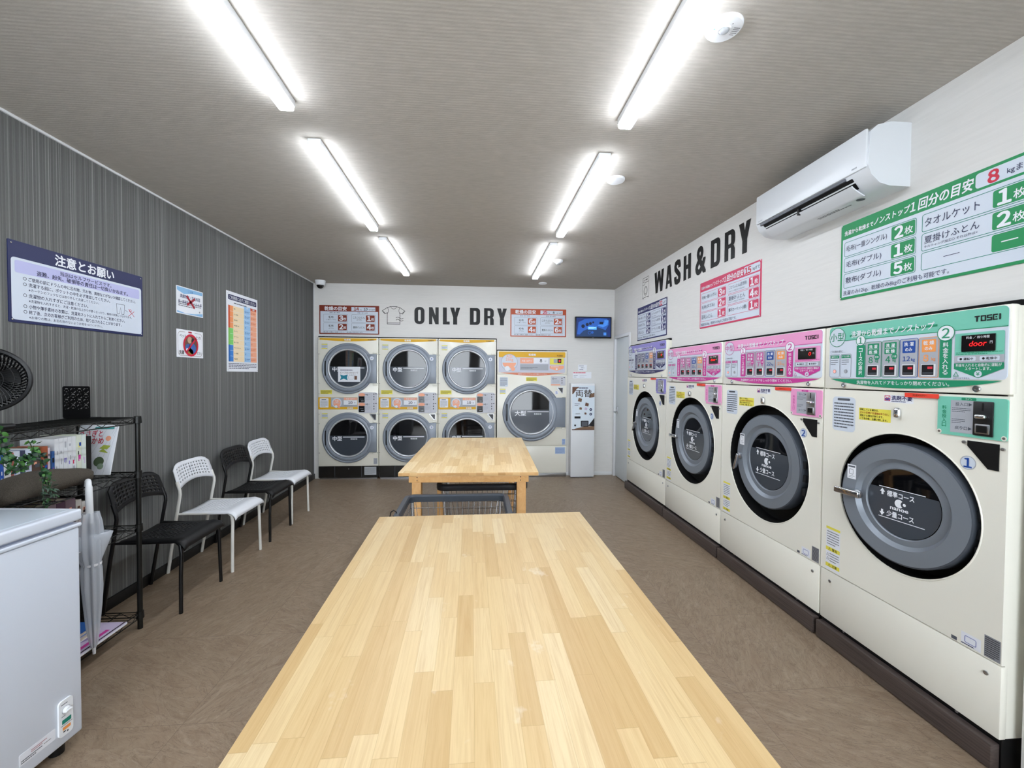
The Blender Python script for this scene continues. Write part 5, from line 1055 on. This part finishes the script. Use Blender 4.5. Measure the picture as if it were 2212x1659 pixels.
MB().box((-2.0, 1.975, zc_-.0), (-1.868, 2.0-.002, zc_+.006), pw).box((-1.953, 1.996, zc_), (-1.868, 2.14, zc_+.004), pw).build('sheet', t_, 0)
# bottom tier
zz = TIER[3]+.0018
t_ = thing('magazine', 'lavender and pink magazine lying flat on the bottom tier of the rack', 'magazine', (-1.97, 2.245, zz))
b = MB().box((-2.08, 2.1, zz), (-1.866, 2.39, zz+.011), pw); s = Sheet(b, (-2.08, 2.1, zz+.011), (1, 0, 0), (0, 1, 0)); s.rect(0, 0, .2145, .29, pvio, 1).rect(.2, 0, .208, .29, pk, 2).rect(.165, .02, .185, .22, pmag, 2).circ(.1, .15, .05, P('dim_violet', '#8d7fa8'), 2); b.build('cover', t_, 0)
for i, (h_, c, lb) in enumerate(((.022, '#e0dfdc', 'thick white book lying on the lavender magazine'), (.02, '#2d5fa6', 'blue topped book lying highest on the bottom tier'))):
    z_ = zz+.0112+i*.0235; t_ = thing('book', lb, 'book', (-2.06, 2.18, z_), group='books lying on the bottom tier'); cm = P('cover_'+c[1:], c)
    b = MB().box((-2.17, 2.1+i*.01, z_+h_-.002), (-1.95, 2.33-i*.006, z_+h_), cm).box((-2.17, 2.1+i*.01, z_), (-1.95, 2.33-i*.006, z_+.002), cm); 
    s = Sheet(b, (-2.17, 2.1, z_+h_), (1, 0, 0), (0, 1, 0)); s.circ(.12, .1, .045, pk if i else pgy, 1, 18).circ(.1, .12, .03, pw, 2, 16); b.build('cover', t_, 0)
    MB().box((-2.165, 2.104+i*.01, z_+.002), (-1.953, 2.326-i*.006, z_+h_-.002), pg).build('pages', t_, 0)
# rolled towel
t_ = thing('rolled_towel', 'rolled dark brown fleece lying along the front of the second tier', 'towel', (-1.93, 2.05, TIER[1]))
b = MB(); n_ = 26; rg = random.Random(4); pts = []; rs = []
for i in range(n_+1):
    f = i/n_; r_ = .056*min(1, .5+3.2*f)*(1-.36*max(0, f-.5)/.5)*(1 if f < .97 else .85); pts.append((-1.924-.012*f-.003*math.sin(f*9), 1.84+.415*f, TIER[1]+.003+r_*1.02+.004*math.sin(f*6)**2)); rs.append(r_)
b.tube(pts, rs, MATS['brown_fabric'], 28)
for i, v in enumerate(b.v):
    j = i % 28; f = (i//28)/n_
    k = 1+.05*math.sin(j*2*math.pi/28*3+f*5)+.025*math.sin(f*23+j*.45); c = pts[min(i//28, n_)]; b.v[i] = (c[0]+(v[0]-c[0])*k, v[1]+.004*math.sin(j*.9), max(TIER[1]+.002, c[2]+(v[2]-c[2])*k))
b.build('roll', t_, 80)
b = MB(); sp = []
for e_ in (0,):
    c = pts[-1]; sp = [(c[0]+(.005+.0009*k)*math.cos(k*.55), c[1]+.003, c[2]+(.005+.0009*k)*math.sin(k*.55)) for k in range(26)]
b.tube(sp, .0022, MATS['brown_fabric'], 6); b.build('rolled_end', t_, 80)
# umbrella hooked on the second tier
t_ = thing('umbrella', 'closed clear plastic umbrella hanging by its white handle from the wire rack', 'umbrella', (-1.858, 2.17, .07))
U0 = -1.858; b = MB(); hk = [(U0, 2.172, .715), (U0, 2.171, .80), (U0, 2.170, .885)]+[(U0-.72*(.026-.026*math.cos(R(a_))), 2.170+.69*(.026-.026*math.cos(R(a_))), .888+.026*math.sin(R(a_))) for a_ in range(20, 181, 20)]+[(U0-.0375, 2.206, .868)]
b.tube(hk, [.0145, .0145, .0135]+[.011]*9+[.010], wpl, 14); b.build('handle', t_)
MB().tube([(U0, 2.172, .72), (U0, 2.182, .09)], .004, wirec, 8).build('shaft', t_)
cl = mat('clear_canopy', '#dfe6ee', .25, alpha=.5)
def um(prof, lean, mod, nm, nseg=64):
    b = MB(); b.lathe((U0, 2.174, 0), (0, 0, 1), prof, cl, nseg, mod); b.v = [(v[0]+(.72-v[2])*lean[0], v[1]+(.72-v[2])*lean[1], v[2]) for v in b.v]; b.build(nm, t_, 80)
um([(.026, .765), (.033, .74), (.037, .715), (.040, .66), (.041, .6), (.038, .545), (.031, .515), (.035, .49), (.034, .40), (.029, .3), (.022, .2), (.014, .12), (.008, .10)], (.0, .016), lambda a_, h: 1+.16*math.cos(8*a_)+.05*math.cos(3*a_+h*20)+(.25*math.sin(5*a_) if h > .75 else 0), 'canopy')
um([(.034, .53), (.056, .6), (.072, .655), (.06, .662), (.036, .6)], (0, .016), lambda a_, h: .5+.62*abs(math.cos(a_-.71))**4, 'loose_fold')
MB().lathe((U0, 2.1745+.007, .512), (0, 0, 1), [(.0345, -.006), (.0355, 0), (.0345, .006)], wpl, 24).build('strap', t_)
MB().tube([(U0, 2.184, .105), (U0, 2.1845, .068)], [.0075, .006], wpl, 12).build('tip', t_)
# fan on the rack
t_ = thing('circulator_fan', 'black round table fan on the top of the wire rack, cut off at the left', 'fan', (-2.06, 1.88, TIER[0]))
C_ = V3((-2.02, 1.895, 1.406)); N_ = V3((.70, -.70, .12)).normalized(); fk = mat('fan_black', '#08090b', .42, spec=.35)
b = MB().rbox((-2.15, 1.79, TIER[0]+.0035), (-1.962, 1.968, TIER[0]+.03), fk, .012, 3); b.build('base', t_)
b = MB().tube([(-2.065, 1.91, TIER[0]+.028), (-2.08, 1.945, 1.26), (-2.08, 1.955, 1.30)], [.03, .02, .016], fk, 14)
Rg = N_.cross(V3((0, 0, 1))).normalized()
b.tube([C_-N_*.08+V3((0, 0, -.10)), C_-N_*.10+V3((0, 0, -.06)), C_-N_*.125], .018, fk, 10); b.build('stand', t_)
b = MB(); b.lathe(C_, N_, [(.120, -.03), (.131, -.022), (.137, -.004), (.138, .004), (.133, .008), (.124, .004), (.121, -.02)], fk, 64); b.build('housing_ring', t_, 50)
b = MB(); U_ = N_.cross(V3((0, 0, 1))).normalized(); W_ = U_.cross(N_)
for k in range(48):
    a_ = k*2*math.pi/48; b.tube([C_+N_*(.012*(1-q))+U_*((.03+.094*q)*math.cos(a_+.5*q))+W_*((.03+.094*q)*math.sin(a_+.5*q)) for q in (0, .25, .5, .75, 1)], .0013, fk, 5)
for r_ in (.055, .085): b.tube([C_+N_*.009+U_*(r_*math.cos(k*.157))+W_*(r_*math.sin(k*.157)) for k in range(40)], .0013, fk, 5, True)
b.lathe(C_+N_*.01, N_, [(.034, 0), (.032, .006), (.02, .01), (0, .011)], fk, 28); b.build('front_grille', t_, 60)
b = MB()
for k in range(56):
    a_ = k*2*math.pi/56; b.tube([C_-N_*(.10-.075*q*q)+U_*((.04+.083*q)*math.cos(a_-.4*q))+W_*((.04+.083*q)*math.sin(a_-.4*q)) for q in (0, .25, .5, .75, 1)], .0038, fk, 5)
for r_, hh in ((.065, .094), (.085, .08), (.105, .056)): b.tube([C_-N_*hh+U_*(r_*math.cos(k*.157))+W_*(r_*math.sin(k*.157)) for k in range(40)], .0022, fk, 5, True)
b.lathe(C_-N_*.14, N_, [(0, 0), (.045, .002), (.05, .02), (.045, .07), (0, .072)], fk, 28); b.build('rear_grille', t_, 60)
for k in range(5):
    b = MB(); a0 = k*1.2566+.2; g = []
    for i in range(5):
        r_ = .018+.085*i/4
        for j in range(5):
            a_ = a0+(j-2)*.26*(1-.08*i)+.2*i/4; g.append(C_-N_*(.035-.012*(j-2)/2)+U_*(r_*math.cos(a_))+W_*(r_*math.sin(a_)))
    b.add(g, [(i*5+j, i*5+j+1, (i+1)*5+j+1, (i+1)*5+j) for i in range(4) for j in range(4)], fk); b.build('blade', t_, 60)
# pierced bookend on top
from mathutils.geometry import tessellate_polygon
t_ = thing('bookend', 'black metal bookend pierced with a scroll pattern, on the top of the wire rack', 'bookend', (-2.135, 2.43, TIER[0]))
w, h = .136, .172; loops = [rr_pts(0, 0, w, h, .01, 4)]
def cres(cx, cy_, r_, a_): 
    o = [(r_*math.cos(R(q)), r_*math.sin(R(q))) for q in range(20, 161, 28)]+[(r_*.78*math.cos(R(q)), r_*.40*math.sin(R(q))-.0008) for q in range(150, 29, -30)]
    c_, s_ = math.cos(R(a_)), math.sin(R(a_)); return [(cx+x*c_-y*s_, cy_+x*s_+y*c_) for x, y in o]
for i in range(4):
    for j in range(4):
        cx, cy_ = .02+.032*i, .062+.029*j; fl = (i+j) % 2
        for (dx, dy, r_, a_) in (((0, .004, .0095, 0), (0, -.010, .0055, 0), (-.0085, -.002, .0042, 70), (.0085, -.002, .0042, -70)) if fl else ((-.006, .004, .0075, 40), (.006, -.005, .0075, 220), (.0065, .0085, .0035, 0), (-.0065, -.0105, .0035, 180))): loops.append(cres(cx+dx, cy_+dy, r_, a_))
tri = tessellate_polygon([[V3((x, y, 0)) for x, y in lp] for lp in loops]); fl_ = [p for lp in loops for p in lp]
b = MB(); b.add([(-2.203+x, 2.43, TIER[0]+.0025+y) for x, y in fl_], [tuple(t) for t in tri], blackm); b.box((-2.203, 2.432, TIER[0]+.0018), (-2.067, 2.495, TIER[0]+.0035), blackm); o = b.build('pierced_plate', t_, 0)
md = o.modifiers.new('thickness', 'SOLIDIFY'); md.thickness = .0022; md.offset = 0
# hanging greenery
t_ = thing('hanging_ivy', 'artificial green ivy trailing over the towel on the wire rack', 'plant', (-1.86, 1.9, .85)); rg = random.Random(9)
stems = [[(-1.868, 1.80, 1.215), (-1.860, 1.80, 1.14), (-1.855, 1.815, 1.09), (-1.85, 1.86, 1.085), (-1.848, 1.905, 1.10), (-1.846, 1.935, 1.07), (-1.846, 1.942, 1.0), (-1.846, 1.944, .92), (-1.846, 1.95, .855)],
         [(-1.862, 1.80, 1.13), (-1.85, 1.80, 1.07), (-1.848, 1.83, 1.045), (-1.848, 1.87, 1.06), (-1.848, 1.90, 1.09)], [(-1.848, 1.905, 1.10), (-1.845, 1.90, 1.13), (-1.846, 1.892, 1.152)], [(-1.846, 1.942, 1.0), (-1.84, 1.96, .965), (-1.84, 1.972, .9)]]
b = MB()
for st in stems: b.tube(st, .0018, mat('stem_green', '#2f4a2a', .6), 6)
b.build('stems', t_, 80)
lv = [mat('leaf_dark', '#0d2a1c', .45), mat('leaf_mid', '#1b4a20', .5), mat('leaf_light', '#3c6e2a', .5), mat('leaf_grey', '#374f40', .5)]
b = MB()
def leaf(p, d, L, wd_, mt):
    d = d.normalized(); sd = d.cross(V3((rg.uniform(.3, 1), rg.uniform(-.3, .3), rg.uniform(-.4, .4)))).normalized(); up = sd.cross(d)
    q = [p, p+d*L*.3+sd*wd_*.8+up*.002, p+d*L*.65+sd*wd_*.75-up*.001, p+d*L-up*.004, p+d*L*.65-sd*wd_*.75-up*.001, p+d*L*.3-sd*wd_*.8+up*.002, p+d*L*.5+up*.003]
    b.add(q, [(0, 1, 6), (1, 2, 6), (2, 3, 6), (3, 4, 6), (4, 5, 6), (5, 0, 6)], mt)
for si, st in enumerate(stems):
    for i in range(len(st)-1):
        a_, c_ = V3(st[i]), V3(st[i+1]); n_ = int((c_-a_).length/.0036)
        for k in range(n_):
            p = a_.lerp(c_, (k+rg.random())/n_); low = p.z < .97; sz = rg.uniform(.016, .03)*(1 if not low else .85)
            dr = V3((rg.uniform(.0, 1), rg.uniform(-1, 1), rg.uniform(-.8, .6) if not low else rg.uniform(-1, .1)))
            leaf(p+V3((rg.uniform(0, .012), rg.uniform(-.012, .012), rg.uniform(-.012, .012))), dr, sz*(1.1 if low else 1), sz*(.2 if low else .36), lv[rg.choice((3, 3, 1, 0) if low else (0, 0, 1, 1, 2))])
o = b.build('foliage', t_, 80)
# ------------------------------------------------------------------ chest freezer
t_ = thing('chest_freezer', 'white chest freezer with rounded lid at the left edge, in front of the wire rack', 'freezer', (-1.526, 1.742, 0), R(-4.8), local=True)
fz = mat('freezer_white', '#d2d9e4', .28, bump=(260, .03, .001)); Lz, Dz = 1.0, .52
MB().rbox((-Dz, -Lz, .052), (0, 0, .846), fz, .008, 3).build('body', t_)
b = MB().rbox((-Dz-.004, -Lz-.004, .847), (.005, .005, .862), fz, .005, 3).box((-Dz+.02, -Lz+.02, .861), (-.012, -.012, .873), mat('gasket', '#8d94a8', .6)); b.build('rim', t_)
b = MB().rbox((-Dz-.004, -Lz-.004, .872), (.006, .006, .915), fz, .009, 4).rbox((-Dz+.022, -Lz+.022, .9), (-.022, -.022, .9165), mat('lid_top', '#c9d4de', .2), .003); b.build('lid', t_)
for x in (-Dz+.05, -.05):
    for y in (-Lz+.05, -.05): MB().cyl((x, y, 0), (x, y, .053), .022, black, 16).build('foot', t_)
b = MB(); s = plate(b, (0, -.091, .088), (0, 1, 0), UZ, .05, .134, .006, wpl, .012)
s.rect(.008, .118, .03, .121, pdg, 1).rect(.008, .074, .022, .076, pdg, 1).rect(.01, .046, .042, .062, pteal, 1, .002).rect(.006, .04, .046, .042, pdg, 1).rect(.012, .022, .04, .034, pora, 1, .003).rect(.014, .014, .022, .019, pk, 1).rect(.026, .009, .032, .015, pdg, 1); s.ring(.025, .094, .0135, .015, pgy, 1); cp_ = b.build('control_panel', t_, 0)
b = MB().lathe((.006, -.066, .182), (1, 0, 0), [(.0125, 0), (.012, .008), (.010, .010), (0, .0102)], wpl, 24).rbox((.014, -.0775, .179), (.021, -.0545, .185), wpl, .002); b.build('dial_knob', cp_)
b = MB(); s = plate(b, (0, -.212, .098), (0, 1, 0), UZ, .113, .04, .0008, P('label_white', '#e3e6ec'), .003); s.lines(.005, .004, .07, .018, 2, pdg, 1, 4, .5).lines(.035, .02, .085, .032, 2, P('soft_red', '#a8606a'), 1, 6, .45).lines(.075, .014, .108, .018, 1, pk, 1, 3, .5); b.build('sticker', t_, 0)
